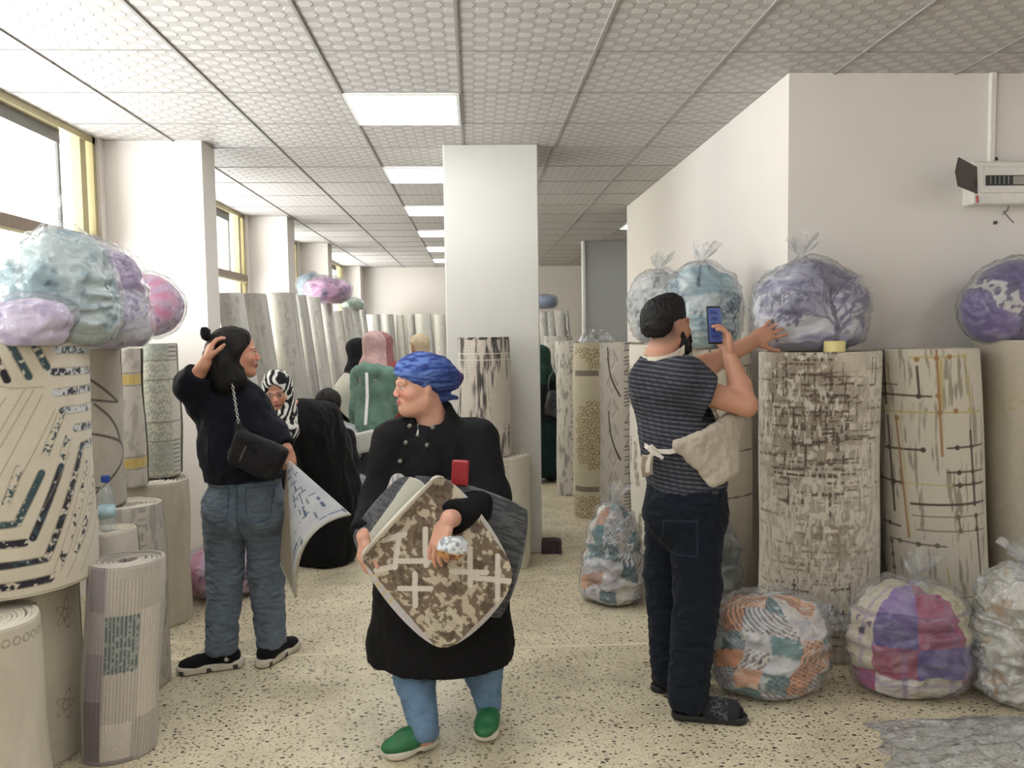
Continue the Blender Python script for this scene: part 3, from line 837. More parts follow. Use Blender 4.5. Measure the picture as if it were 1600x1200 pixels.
# ---------- the tall rolls by the wall that faces the camera
def cross_canvas():
    cv = Canvas(-.95, .95, 0, 1.5, (196, 188, 168))
    def base(G, C):
        n = fbm(G, (.012, .05), 3, 3); n2 = fbm(G, .12, 5, 3)
        C = mixc((208, 201, 184), (170, 158, 140), ss(.5, .7, n) * .55 + ss(.55, .75, n2) * .25)
        dens = np.exp(-(((G[:, 0] + .06) / .26) ** 2 + ((G[:, 1] - 1.12) / .34) ** 2)) + .55 * np.exp(-(((G[:, 0] - .1) / .2) ** 2 + ((G[:, 1] - .55) / .15) ** 2))
        dens = np.clip(dens * 1.15 + .22, 0, 1)
        k = ss(.58 - .27 * dens, .66 - .22 * dens, fbm(G, (.035, .03), 8, 3)) * dens
        return C * (1 - k[:, None] * .72) + np.array((138, 124, 108)) * k[:, None] * .72
    cv.field(base)
    rnd = random.Random(4)
    for i in range(560):
        u = rnd.gauss(-.02, .3); v = rnd.uniform(.02, 1.43)
        hot = math.exp(-((u + .03) / .26) ** 2 - ((v - 1.1) / .30) ** 2) + .75 * math.exp(-((u - .1) / .22) ** 2 - ((v - .5) / .16) ** 2) + .5 * math.exp(-((v - .18) / .12) ** 2)
        if rnd.random() > hot + .22: continue
        dark = v > .75 or v < .35
        col = (92, 76, 64) if dark and rnd.random() < .75 else (140, 124, 100)
        if rnd.random() < .58: cv.seg((u - rnd.uniform(.03, .12), v), (u + rnd.uniform(.03, .12), v + rnd.uniform(-.004, .004)), rnd.uniform(.006, .012), col, .85, rag=.45, seed=i)
        else: cv.seg((u, v - rnd.uniform(.03, .1)), (u, v + rnd.uniform(.02, .08)), rnd.uniform(.006, .011), col, .85, rag=.45, seed=i)
    # bold lattice
    D = (86, 70, 60)
    for (a, b, c, d) in ((-.1, 1.345, .07, 1.345), (-.06, 1.235, .17, 1.24), (-.02, 1.19, .15, 1.19), (-.14, 1.28, .06, 1.28), (-.2, 1.105, .02, 1.10), (.02, 1.02, .02, 1.13), (.02, 1.02, .12, 1.03), (.12, 1.03, .12, 1.12),
                         (-.04, .98, .16, 1.0), (-.04, .88, -.04, 1.0), (-.22, .86, .15, .87), (-.2, .84, .1, .835), (-.05, .75, .13, .76), (-.05, .70, -.05, .76), (.07, .66, .07, .76), (-.12, .70, -.12, .82), (-.16, .72, -.08, .71), (.13, .86, .13, .93),
                         (.05, 1.0, .05, 1.2), (-.14, 1.18, -.14, 1.36), (-.22, 1.16, -.22, 1.3), (.1, .95, .1, 1.02), (.15, 1.03, .15, 1.18), (-.1, .95, -.1, 1.13)):
        cv.seg((a, b), (c, d), .011, D, .9, rag=.35, seed=int(1000 * a + b * 77))
    # white nicks
    cv.field(lambda G, C: mixc(C, (214, 208, 192), ss(.63, .68, vnoise(G, (.009, .03), 12)) * ss(.4, .6, fbm(G, .1, 2)) * .8))
    # plain pale patch at the upper right and left flank
    def pale(G, C):
        k = np.exp(-(((G[:, 0] - .17) / .075) ** 4 + ((G[:, 1] - 1.36) / .08) ** 4)) * .8
        return C * (1 - k[:, None]) + np.array((196, 186, 164)) * k[:, None]
    cv.field(pale)
    return cv
Xr1 = (at(1184, 760, 3.60)[0] + at(1374, 760, 3.60)[0]) / 2; Rr1 = (at(1374, 760, 3.60)[0] - at(1184, 760, 3.60)[0]) / 2
Z_R1 = at(1280, 551, 3.37)[2]
roll('big standing carpet roll with a brown cross-hatched weave, purple tree-print bag on top', Xr1, 3.60, Rr1, 0, Z_R1, cross_canvas(),
     ry=.235, res=.003, seed=3, seam=2.0, pitch=.02, edge=(202, 194, 160))

def dots_canvas():
    cv = Canvas(-.8, .8, 0, 1.5, (196, 189, 170))
    def base(G, C):
        n = fbm(G, (.010, .10), 21, 3); m = ss(.45, .6, fbm(G, (.05, .2), 22, 2))
        return mixc(C, (120, 106, 88), ss(.53, .66, n) * m * .62)
    cv.field(base)
    k = 1.45 / 378.0 * .92
    # drawn from the roll: (x, y) in a 480 wide / 1000 high sketch, x 565..1050, y 150..1150
    def q(x, y): return ((x - 800) / 485 * .52, 1.42 - (y - 150) / 1000 * 1.14)
    DK = (74, 62, 50); GR = (112, 100, 82); YE = (178, 166, 92); OR = (160, 110, 62)
    for a, b, c, d, w, col in ((615, 165, 620, 400, 11, DK), (765, 250, 770, 370, 9, DK), (625, 450, 645, 830, 10, DK), (975, 500, 990, 790, 11, DK), (995, 830, 1018, 1145, 9, DK), (565, 360, 815, 365, 7, DK), (605, 578, 780, 575, 8, DK),
                          (560, 707, 690, 713, 8, DK), (870, 565, 1060, 555, 7, DK), (865, 660, 1060, 655, 7, DK), (885, 710, 1060, 705, 8, DK), (720, 792, 1060, 780, 9, DK), (720, 838, 1060, 830, 4, GR), (740, 893, 1060, 890, 5, GR),
                          (570, 885, 670, 890, 7, DK), (610, 948, 850, 952, 6, GR), (905, 835, 915, 890, 7, GR), (560, 320, 680, 322, 6, GR), (560, 175, 700, 170, 6, GR), (622, 960, 630, 1120, 6, GR), (830, 1155, 1060, 1150, 4, GR),
                          (560, 430, 1060, 425, 6, YE), (690, 712, 890, 710, 5, YE), (700, 165, 970, 160, 7, YE), (740, 215, 965, 210, 7, YE), (960, 210, 985, 415, 6, YE), (855, 230, 850, 410, 12, YE), (850, 1035, 865, 1160, 7, YE),
                          (840, 170, 848, 595, 9, OR), (668, 445, 706, 930, 8, OR), (688, 445, 712, 920, 3, YE)):
        cv.seg(q(a, b), q(c, d), w * .00115, col, .92)
    for x, y, col in ((615, 168, DK), (616, 322, DK), (617, 362, DK), (767, 365, DK), (625, 577, DK), (775, 575, DK), (645, 713, DK), (838, 165, OR), (765, 222, OR), (840, 218, OR), (890, 212, OR), (960, 212, YE), (840, 362, OR), (843, 427, OR),
                      (908, 420, OR), (975, 418, YE), (968, 300, YE), (972, 355, YE), (672, 455, OR), (910, 563, DK), (915, 660, DK), (982, 658, DK), (917, 710, DK), (985, 705, DK), (988, 782, DK), (905, 835, GR), (995, 833, DK), (912, 890, GR), (997, 885, DK),
                      (615, 886, DK), (665, 950, GR), (742, 952, GR), (815, 950, GR), (620, 962, GR), (622, 1015, GR), (626, 1068, GR), (1018, 1140, DK), (978, 560, DK)):
        cv.disc(q(x, y), .0115, col, .95)
    return cv
XR2 = at(1462, 700, 3.6)[0]
roll('standing carpet roll with dark and yellow dotted circuit lines, second from the right edge', XR2 + .035, 3.605, .228, 0, at(1460, 546, 3.4)[2], dots_canvas(),
     res=.003, top=(-.085, 0), seed=5, seam=2.6, wob=.004)
def plain_gold(u, v):
    G = np.column_stack([u, v]); C = mixc((192, 183, 162), (176, 166, 144), fbm(G, (.05, .3), 4))
    band = np.exp(-((v - 1.12) / .06) ** 2) * ss(.45, .6, vnoise(G, (.02, .014), 5)); C = C * (1 - .35 * band[:, None]) + np.array((176, 160, 96)) * .35 * band[:, None]
    return C
roll('plain beige standing carpet roll at the right edge of the photo', XR2 + .56, 3.58, .245, 0, at(1580, 532, 3.4)[2], plain_gold, res=.006, top=(-.13, 0), wrap=True, seed=8, wob=.009)
def streaky(u, v):
    G = np.column_stack([u, v]); C = distress(u, v, (188, 178, 156), (104, 90, 76), .012, .06, .55, seed=31, amt=.85)
    m = ss(.42, .55, fbm(G, (.07, .3), 33)); C = mixc((188, 178, 156), C, m) if False else C * m[:, None] + np.array((186, 176, 154)) * (1 - m[:, None])
    for z in (1.28, 1.02, .84, .6): C = mixc(C, (90, 76, 60), (np.abs(v - z - .012 * np.sin(u * 9)) < .004) * .85)
    return C
roll('brown-streaked carpet roll with thin rings, between the man and the cross-hatched roll', 1.335, 4.22, .165, 0, 1.38, streaky, res=.005, seed=11)

# ---------- the row running away along the right wall
def spots_canvas():
    cv = Canvas(-.7, .7, 0, 1.45, (214, 208, 190))
    rnd = random.Random(2)
    for i in range(90):
        u = rnd.uniform(-.7, .7); v = rnd.uniform(.05, 1.2); w = rnd.uniform(.03, .055)
        cv.seg((u, v), (u + rnd.uniform(-.02, .02), v + rnd.uniform(.05, .16)), w, rnd.choice(((140, 126, 104), (156, 142, 120), (124, 110, 92))), .9, rag=.2, seed=i)
    cv.field(lambda G, C: mixc(C, (216, 210, 194), ss(.66, .72, vnoise(G, (.006, .02), 3)) * .9))
    return cv
roll('white standing carpet roll with brown brush-stroke spots, left of the man', 1.125, 4.72, .20, 0, 1.40, spots_canvas(), res=.004, seed=13)
def leaf_canvas():
    cv = Canvas(-.55, .55, 0, 1.45, (190, 182, 166))
    for k in range(9):
        for u0 in (-.22, -.08, .06, .2, .34):
            v = .05 + k * .165 + (.08 if u0 in (-.22, .06, .34) else 0)
            for s_ in (1, -1):
                cv.poly([(u0, v), (u0 + s_ * .05, v + .07), (u0 + s_ * .012, v + .15)], .007, (128, 116, 102), al=.9)
                cv.poly([(u0, v + .03), (u0 + s_ * .026, v + .075), (u0 + s_ * .006, v + .125)], .005, (146, 134, 120), al=.9)
                cv.poly([(u0, v), (u0 + s_ * .055, v + .08)], .005, (222, 216, 204))
    for v0 in (1.05, .62, .12): cv.curve([(-.115, v0 + .32), (-.105, v0 + .2), (-.075, v0 + .1), (-.02, v0)], .011, (58, 50, 44))
    rnd = random.Random(5)
    for k in range(60):
        v = .04 + k * .023
        if rnd.random() < .6: cv.seg((.01, v), (.075, v + .012), .006, (64, 54, 48), .9)
    cv.seg((.045, .03), (.045, 1.4), .006, (96, 84, 74), .8, rag=.5)
    return cv
roll('grey standing carpet roll with embossed leaves and a dark curved stem', 1.02, 5.42, .155, 0, 1.405, leaf_canvas(), res=.004, seed=15)
def damask_canvas():
    cv = Canvas(-.55, .55, 0, 1.45, (212, 203, 172)); G1 = (160, 132, 76)
    cv.field(lambda G, C: mixc(C, (202, 192, 158), fbm(G, .08, 6)))
    def curl(c, r, s_, a0):
        pts = [(c[0] + r * (1 - t / 15) * math.cos(a0 + s_ * t * .55), c[1] + r * (1 - t / 15) * math.sin(a0 + s_ * t * .55)) for t in range(13)]
        cv.poly(pts, .0072, G1)
    rnd = random.Random(8)
    for i in range(-5, 6):
        for j in range(32):
            u, v = i * .042 + (.021 if j % 2 else 0), j * .042 + .03
            inside = (((u - .01) / .155) ** 2 + ((v - .66) / .27) ** 2 < 1) or (v > 1.18 and abs(u) < .15 and v > 1.24 + abs(u - .02) * .9 - .06) or (v < .17)
            if inside: curl((u, v), .026, 1 if (i + j) % 2 else -1, rnd.uniform(0, 6))
    for z in (1.155, .235): cv.rect(-.16, .06, z - .022, z + .022, (134, 122, 104))
    return cv
Z_YEL = at(925, 536, 6.2)[2]
roll('yellow standing carpet roll with golden scroll damask and grey bars', 0.945, 6.36, .152, 0, at(925, 536, 6.2)[2], damask_canvas(), res=.004, seed=17, edge=(214, 206, 180))
def pale_marks(seed, c0=(200, 196, 184), c1=(128, 124, 116)):
    def f(u, v):
        G = np.column_stack([u, v]); C = distress(u, v, c0, c1, .02, .07, .60, seed=seed, amt=.7)
        return mixc(C, c1, ss(.66, .7, vnoise(G, (.03, .012), seed + 3)) * (np.abs(u - .03) < .03) * .8)
    return f
roll('pale grey standing carpet roll just behind the yellow damask roll', .88, 7.25, .14, 0, 1.40, pale_marks(41), res=.006, seed=18)
def pale_x(u, v):
    C = pale_marks(44)(u, v); b = (v < .2); x = (np.abs(np.abs(u + .08) - np.abs(v - .1) * .7) < .012)
    C = mixc(C, (92, 86, 78), (b & x) * .9)
    return mixc(C, (96, 90, 82), ((v < .22) & (v > .195)) * .6)
roll('pale standing carpet roll with a crossed motif at its foot, beside the person in black', .94, 8.35, .15, 0, 1.44, pale_x, res=.006, seed=19, top=(-.05, 0))

# ---------- by the column
def cream_col(u, v):
    C = mixc((206, 201, 182), (190, 184, 164), fbm(np.column_stack([u, v]), .08, 3))
    st = (np.abs(u - .0) < .035); k = st * (np.sin(v * 260 + np.sin(v * 90) * 1.5) > .1) * .35 + (np.abs(np.abs(u) - .04) < .004) * .3
    return mixc(C, (150, 144, 124), k)
Z_C2 = at(800, 712, 4.95)[2]
roll('cream standing carpet roll with a ribbed stripe, in front of the column', at(833, 800, 5.06)[0] - .195, 5.055, .195, 0, Z_C2, cream_col, res=.005, seed=21, seam=3.0)
def worn(u, v):
    G = np.column_stack([u, v]); C = mixc((206, 198, 184), (188, 178, 162), fbm(G, (.02, .02), 5))
    wv = (np.sin(v * 330) * .5 + .5) * (np.sin(u * 260 + np.floor(v * 52) * 1.3) > -.2)
    C = mixc(C, (160, 148, 132), wv * .35)
    n = fbm(G, (.018, .12), 51, 4); m = ss(.40, .6, fbm(G, (.10, .35), 52))
    C = mixc(C, (104, 97, 90), ss(.46, .64, n) * m * .9); C = mixc(C, (60, 56, 54), ss(.60, .68, n) * m * .8)
    C = mixc(C, (40, 38, 36), ((v > v.max() - .004 - .02 * vnoise(G, (.016, .01), 5)) * ss(.45, .55, vnoise(G, (.02, .01), 7))) * .9)
    for z in (.60, .64, .16): C = mixc(C, (212, 206, 192), (np.abs(v - z) < .004) * .8)
    return C
roll('worn grey and white carpet roll stacked on the cream roll before the column', at(757, 600, 5.0)[0], 5.02, .172, Z_C2 + .001, at(757, 527, 4.85)[2], worn, res=.0035, seed=22, seam=2.6, edge=(150, 144, 136))

# ---------- left foreground
def hex_canvas():
    cv = Canvas(-.85, .85, -.02, .86, (208, 200, 178), res=.002)
    r = .27
    pxr = 152.0; R_px = r * 1250 / 2.8 / math.cos(.55)
    def q(x, y):      # sketch coordinates: 2.857 units per photo pixel, measured on the roll
        px = x / 2.857; s_ = max(-.999, min(.999, (px - (pxr - R_px)) / R_px))
        return (r * math.asin(s_), .83 - (y - 50) / 1060 * .80)
    cv.field(lambda G, C: mixc(C, (198, 189, 166), fbm(G, .05, 2)))
    GV = (150, 136, 112)
    TE = (44, 74, 84); BK = (22, 22, 34); PW = (186, 196, 204)
    bars = [((-40, 40), (40, 225)), ((60, 75), (130, 215)), ((152, 70), (208, 178)), ((250, 105), (432, 112)), ((236, 200), (432, 203)), ((240, 290), (432, 283)), ((272, 372), (432, 370)), ((330, 455), (432, 458)), ((362, 540), (432, 535)),
            ((272, 372), (185, 555)), ((296, 490), (264, 575)), ((362, 540), (165, 1002), (-40, 1002)), ((255, 615), (112, 900)), ((165, 630), (48, 830), (-40, 830)), ((-40, 912), (78, 915)), ((70, 600), (10, 740)), ((-40, 1092), (182, 1090)),
            ((390, 610), (210, 1065)), ((420, 700), (300, 1000))]
    for i, b in enumerate(bars):
        cols = TE if i in (1, 2, 3, 9, 10, 13, 15) else BK
        if i in (4, 5, 6, 7, 8, 3, 12): cv.poly([q(*p) for p in b], .026, PW, al=.8)
        rag = .30 if i in (0, 1, 2, 11, 13, 14, 16, 12) else .62
        if i in (17, 18): rag = .72
        cv.poly([q(*p) for p in b], .023, cols, al=.95, rag=rag, seed=i)
        if i in (11, 12, 13): cv.poly([q(*p) for p in b], .021, TE, al=.9, rag=.62, seed=i + 40)
    # sculpted grooves either side of every bar
    def par(b, off):
        out = []
        for k, p in enumerate(b):
            a = b[max(k - 1, 0)]; c = b[min(k + 1, len(b) - 1)]; dx, dy = c[0] - a[0], c[1] - a[1]; L = math.hypot(dx, dy)
            out.append((p[0] - dy / L * off, p[1] + dx / L * off))
        return out
    for b in bars:
        for s_ in (-17, 17): cv.poly([q(*p) for p in par(b, s_)], .0035, GV, al=.75)
    for b in (((110, 270), (-40, 500)), ((185, 295), (-20, 640)), ((150, 270), (-40, 560)), ((240, 360), (60, 660)), ((30, 300), (-40, 400)), ((438, 640), (250, 1110)), ((440, 800), (320, 1100)), ((300, 560), (150, 800)), ((60, 262), (190, 262)), ((10, 250), (60, 262))):
        cv.poly([q(*p) for p in b], .004, GV, al=.7)
    return cv
XA = edge_roll(152, 700, 2.8, .27)
Z_L2 = .655
roll('cream carpet roll with teal and black hexagon bands stacked high at the left edge', XA, 2.80, .27, Z_L2 + .002, at(40, 536, 2.55)[2], hex_canvas(),
     res=.0028, seed=31, wob=.004, seam=-1.9, edge=(212, 204, 184))
def ring_motif(u, v, H):
    C = mixc((206, 200, 182), (190, 183, 164), fbm(np.column_stack([u, v]), (.04, .2), 7))
    du = (u / .032) % 1 - .5; d = np.hypot(du * .032, v - (H - .045)); return mixc(C, (140, 128, 106), (np.abs(d - .011) < .003) * .7)
roll('beige wrapped carpet roll with a row of small rings below its rim, bottom left corner', edge_roll(83, 1080, 2.5, .17), 2.5, .17, 0, .625, lambda u, v: ring_motif(u, v, .625), res=.0035, seed=32, wrap=True, seam=2.6, pitch=.014)
def flower(u, v):
    C = mixc((202, 195, 174), (184, 176, 154), fbm(np.column_stack([u, v]), (.04, .25), 9)); k = 0
    for cu, cv_ in ((.16, .20), (.18, .52)):
        rr = np.hypot(u - cu, (v - cv_) * .75); a = np.arctan2(v - cv_, u - cu)
        k = np.maximum(k, (np.abs(rr - .03 - .012 * np.cos(5 * a)) < .003) * .6); k = np.maximum(k, (np.abs(rr - .014) < .003) * .6)
    return mixc(C, (128, 116, 96), k)
roll('beige carpet roll with a faint flower motif, under the teal and black hexagon roll', edge_roll(134, 1050, 2.86, .21), 2.86, .21, 0, Z_L2, flower, res=.004, seed=33, wrap=True)
def patch_canvas():
    cv = Canvas(-.55, .55, 0, .72, (176, 168, 160))
    def q(x, y): return ((x - 500) / 165 * .16, .70 - (y - 330) / 870 * .70 * 1.02)
    for x0, x1, y0, y1, col in ((345, 420, 330, 1250, (146, 135, 140)), (420, 545, 330, 530, (178, 170, 160)), (545, 640, 500, 760, (196, 188, 176)), (545, 700, 330, 520, (180, 172, 160)), (640, 700, 500, 1000, (172, 164, 156)), (420, 545, 780, 1000, (180, 172, 162)),
                                (545, 640, 740, 1000, (200, 192, 178)), (420, 530, 1000, 1160, (198, 190, 178)), (545, 700, 990, 1300, (176, 168, 158)), (345, 415, 900, 1160, (120, 108, 110)), (420, 545, 1160, 1300, (150, 140, 136)), (345, 420, 520, 700, (166, 156, 154))):
        a = q(x0, y1); b = q(x1, y0); cv.rect(a[0], b[0], max(0, a[1]), max(0, b[1]), col)
    cv.field(lambda G, C: C * (1 + (.06 * np.sign(np.sin(G[:, 0] * 520)) * (vnoise(G, (.1, .1), 3) > .45) + .05 * (vnoise(G, (.004, .01), 4) - .5))[:, None]))
    a = q(420, 780); b = q(545, 540); cv.rect(a[0], b[0], a[1], b[1], (150, 156, 150))
    for i in range(9):
        u = a[0] + (b[0] - a[0]) * (i + .4) / 9; cv.seg((u, a[1]), (u, b[1]), .008, (84, 104, 104), .95, rag=.35, seed=i)
    return cv
Z_L3 = .70
roll('grey patchwork carpet roll with a teal block and an open spiral top, foreground left', edge_roll(259, 880, 2.86, .128) - .05, 2.86, .128, 0, Z_L3, patch_canvas(), res=.0025, top=(.06, 0), seed=34,
     seam=3.4, pitch=.016, edge=(206, 198, 184), back=(140, 132, 120), turns_deep=.03)
def plain(c0, c1, seed):
    return lambda u, v: mixc(c0, c1, fbm(np.column_stack([u, v]), (.04, .2), seed))
roll('small pale carpet roll carrying the water bottle', at(174, 830, 3.12)[0], 3.13, .09, 0, .745, plain((208, 203, 190), (192, 186, 170), 2), res=.006, seed=35, wrap=True, pitch=.013)
roll('grey carpet roll with an open spiral top in loose plastic, behind the patchwork roll', at(208, 800, 3.42)[0], 3.42, .135, 0, .785, pale_marks(61, (190, 184, 172), (150, 146, 140)), res=.005, seed=36, wrap=True, seam=3.2)
roll('plain beige carpet roll with a white wrapped top, standing beside the woman in jeans', edge_roll(301, 860, 4.2, .19), 4.2, .19, 0, .745, plain((196, 188, 168), (178, 170, 150), 5), res=.005, seed=37, wrap=True)
def curve_canvas():
    cv = Canvas(-.5, .5, 0, .7, (190, 183, 168)); DK = (84, 78, 70)
    cv.field(lambda G, C: mixc(C, (170, 162, 148), fbm(G, (.05, .09), 12)))
    def q(x, y): return ((x - 210) / 95 * .15, .66 - (y - 60) / 1050 * .68)
    cv.curve([q(60, 60), q(110, 120), q(210, 250), (q(290, 410))], .009, DK); cv.curve([q(90, 380), q(190, 382), q(290, 415)], .008, DK); cv.curve([q(225, 415), q(262, 500), q(285, 580), q(300, 660)], .008, DK)
    cv.curve([q(100, 570), q(230, 610), q(310, 690), q(310, 790), q(240, 940), q(150, 1080)], .009, DK); cv.poly([q(110, 935), q(235, 945)], .007, DK)
    return cv
roll('upright grey carpet roll with curved dark outlines, stacked behind the hexagon roll', edge_roll(197, 650, 3.4, .14), 3.40, .14, .787, 1.44, curve_canvas(), res=.004, seed=38)
def band_canvas():
    cv = Canvas(-.4, .4, 0, .72, (186, 180, 168))
    cv.field(lambda G, C: mixc(C, (150, 144, 136), ss(.5, .7, fbm(G, (.03, .05), 14)) * .6))
    for z in (.53, .12):
        cv.rect(-.4, .4, z - .024, z + .024, (196, 166, 80)); cv.seg((-.3, z + .03), (.3, z + .03), .004, (110, 100, 84)); cv.seg((-.3, z - .03), (.3, z - .03), .004, (110, 100, 84))
        for k in range(-6, 7): cv.seg((k * .045, z - .02), (k * .045, z + .02), .004, (214, 196, 130))
    return cv
roll('narrow upright carpet roll with two gold bands, stacked on the white-topped roll', edge_roll(232, 650, 4.02, .085), 4.02, .085, .75, 1.43, band_canvas(), res=.004, seed=39)
def ornate_canvas():
    cv = Canvas(-.4, .4, 0, .76, (178, 178, 162))
    def base(G, C):
        u, v = G[:, 0], G[:, 1]
        k = np.sin(u * 190 + 2 * np.sin(v * 60)) * np.sin(v * 170 + 2 * np.sin(u * 90))
        C = mixc(C, (136, 148, 136), ss(.1, .5, k) * .8); C = mixc(C, (204, 198, 168), ss(.3, .7, -k) * .7)
        bd = (np.abs(v - .10) < .07) | (v > .62); C = mixc(C, (146, 160, 148), bd * .4)
        side = (np.abs(u - .1) < .035); C = mixc(C, (196, 192, 178), side * .85)
        st = side & (((v > .62) | (v < .2)) & (np.sin(v * 270) > .3)); return mixc(C, (100, 104, 98), st * .8)
    cv.field(base)
    for z in (.19, .61, .51, .29): cv.seg((-.2, z), (.2, z + .004), .006, (112, 106, 92), .8)
    return cv
roll('upright teal and cream ornate carpet roll, stacked on the white-topped roll below the pink bag', edge_roll(284, 640, 4.30, .10), 4.30, .10, .75, 1.45, ornate_canvas(), res=.004, seed=40)

# ---------- wrapped rolls leaning along the window wall, and against the far wall
def wrapped(seed):
    rnd = random.Random(seed); b = rnd.uniform(-8, 8); w = rnd.uniform(-5, 5)
    c0 = (196 + b + w, 194 + b, 186 + b - w); c1 = (172 + b, 171 + b, 164 + b)
    def f(u, v):
        G = np.column_stack([u, v]); C = mixc(c0, c1, ss(.3, .8, fbm(G, (.03, .35), seed)))
        return mixc(C, (132, 129, 124), ss(.6, .72, fbm(G, (.022, .05), seed + 5)) * (np.abs(u) < .06) * .35)
    return f
lean = [(361, 458, 5.85, .105, 'leaning wrapped carpet roll half hidden behind the first pillar'), (396, 459, 6.3, .115, 'leaning wrapped carpet roll above the head of the woman in jeans'), (440, 458, 6.8, .125, 'widest of the leaning wrapped carpet rolls, pale with soft grey marks'),
        (469, 461, 7.15, .06, 'thin leaning carpet roll beside the widest leaning one'), (487, 464, 7.6, .085, 'leaning wrapped carpet roll under the left end of the pink bag'), (508, 474, 8.1, .075, 'leaning wrapped carpet roll with a scalloped edge, under the pink bag'),
        (526, 486, 8.75, .075, 'leaning wrapped carpet roll under the right half of the pink bag'), (541, 480, 9.4, .07, 'leaning carpet roll under the right tip of the pink bag'), (553, 477, 10.1, .07, 'leaning carpet roll below the green bag'), (565, 482, 10.9, .065, 'last leaning carpet roll before the far wall')]
for k, (px, py, Y, r, lab) in enumerate(lean):
    p = at(px, py, Y)
    roll(lab, p[0] + .21, Y, r, 0, p[2], wrapped(70 + k), res=.010, top=(-.21, 0), seed=50 + k, wrap=True, group=None, pitch=.022, wob=.004)
far = [(580, 491, 13.7, .13), (603, 491, 14.2, .12), (622, 492, 14.2, .085), (638, 491, 14.2, .085), (659, 490, 14.1, .16), (684, 491, 14.0, .12)]
fl_ = ['grey wrapped roll at the left end of the row against the far wall', 'pale wrapped roll second from the left against the far wall', 'narrow dark-edged roll third from the left against the far wall', 'narrow cream roll fourth from the left against the far wall',
       'broad pale roll above the beige headscarf, against the far wall', 'roll against the far wall just left of the column']
for k, (px, py, Y, r) in enumerate(far):
    p = at(px, py, Y)
    roll(fl_[k], p[0] + .12, Y, r, 0, p[2], wrapped(90 + k), res=.014, top=(-.1, .2), seed=70 + k, wrap=True, pitch=.03)
for k, (px, py, Y, r, lab) in enumerate(((850, 487, 10.2, .075, 'pale leaning roll showing at the right side of the column'), (862, 486, 10.1, .06, 'leaning roll with a dark label, right of the column'), (875, 485, 10.0, .08, 'greenish leaning roll right of the column'), (886, 486, 9.9, .03, 'thin black and white edged roll behind the person in black'))):
    p = at(px, py, Y)
    roll(lab, p[0] + .12, Y, r, 0, p[2], wrapped(100 + k) if k < 3 else pale_marks(5, (190, 190, 184), (40, 40, 40)), res=.012, top=(-.12, 0), seed=80 + k, wrap=True)
# ================================================================= BAGS OF BEDDING
def cloud(c0, c1, c2, seed, s=.09, tree=None):
    """soft printed bedding: three tones, with optional tree print canvas"""
    def f(u, v, Q):
        n = fbm(Q + 7.0 * seed, s, seed, 4); m = fbm(Q + 7.0 * seed, s * .35, seed + 3, 3)
        C = mixc(c0, c1, ss(.40, .60, n)); C = mixc(C, c2, ss(.55, .68, m) * ss(.42, .58, n) * .85)
        if tree is not None:
            k = tree(u, v)[:, 0] / 255.0
            C = mixc(C, c2, k)
        return C
    return f
def tree_mask(w, h, trees, seed):
    cv = Canvas(-w, w, 0, h, (0, 0, 0), res=.003)
    for i, (u, v, hh, al) in enumerate(trees): tree_print(cv, (u, v), hh, (255, 255, 255), seed + i, al=al)
    return cv
def flowers(seed, s=.045, thr=.5):
    def f(u, v, Q):
        return ss(thr, thr + .06, vnoise(Q + seed, s, seed))
    return f

# --- on top of the rolls, right side
tm = tree_mask(.75, .5, [(.05, .02, .36, .95), (.055, .02, .33, .9), (.045, .02, .38, .9), (-.19, .06, .19, .6), (-.40, .08, .3, .6), (.36, .04, .26, .8), (-.6, .1, .3, .7)], 3)
def tree_paint(c_low, c_mid, c_dark, c_white, mask, seed):
    def f(u, v, Q):
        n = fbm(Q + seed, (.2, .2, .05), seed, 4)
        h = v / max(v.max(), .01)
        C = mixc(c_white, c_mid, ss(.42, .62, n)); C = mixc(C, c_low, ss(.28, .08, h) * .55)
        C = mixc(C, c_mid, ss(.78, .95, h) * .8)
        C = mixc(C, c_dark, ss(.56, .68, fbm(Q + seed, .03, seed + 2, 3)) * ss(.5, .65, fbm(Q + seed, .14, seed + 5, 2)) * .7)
        k = mask(u, v)[:, 0] / 255.0
        return mixc(C, c_dark, k * .95)
    return f
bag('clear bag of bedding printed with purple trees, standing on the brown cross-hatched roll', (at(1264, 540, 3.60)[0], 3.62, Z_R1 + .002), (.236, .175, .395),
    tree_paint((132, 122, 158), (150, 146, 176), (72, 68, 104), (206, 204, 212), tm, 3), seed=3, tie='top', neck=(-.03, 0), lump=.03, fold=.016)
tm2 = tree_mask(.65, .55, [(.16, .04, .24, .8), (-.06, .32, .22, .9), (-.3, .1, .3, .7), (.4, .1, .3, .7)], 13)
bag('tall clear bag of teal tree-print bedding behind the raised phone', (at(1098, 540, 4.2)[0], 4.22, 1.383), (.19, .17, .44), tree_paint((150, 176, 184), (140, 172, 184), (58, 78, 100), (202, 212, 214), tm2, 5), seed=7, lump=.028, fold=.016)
bag('clear bag of pale grey printed bedding behind the head of the man', (at(1032, 540, 4.68)[0], 4.70, 1.405), (.17, .15, .42), cloud((204, 204, 200), (176, 178, 178), (104, 106, 108), 5, .07), seed=9)
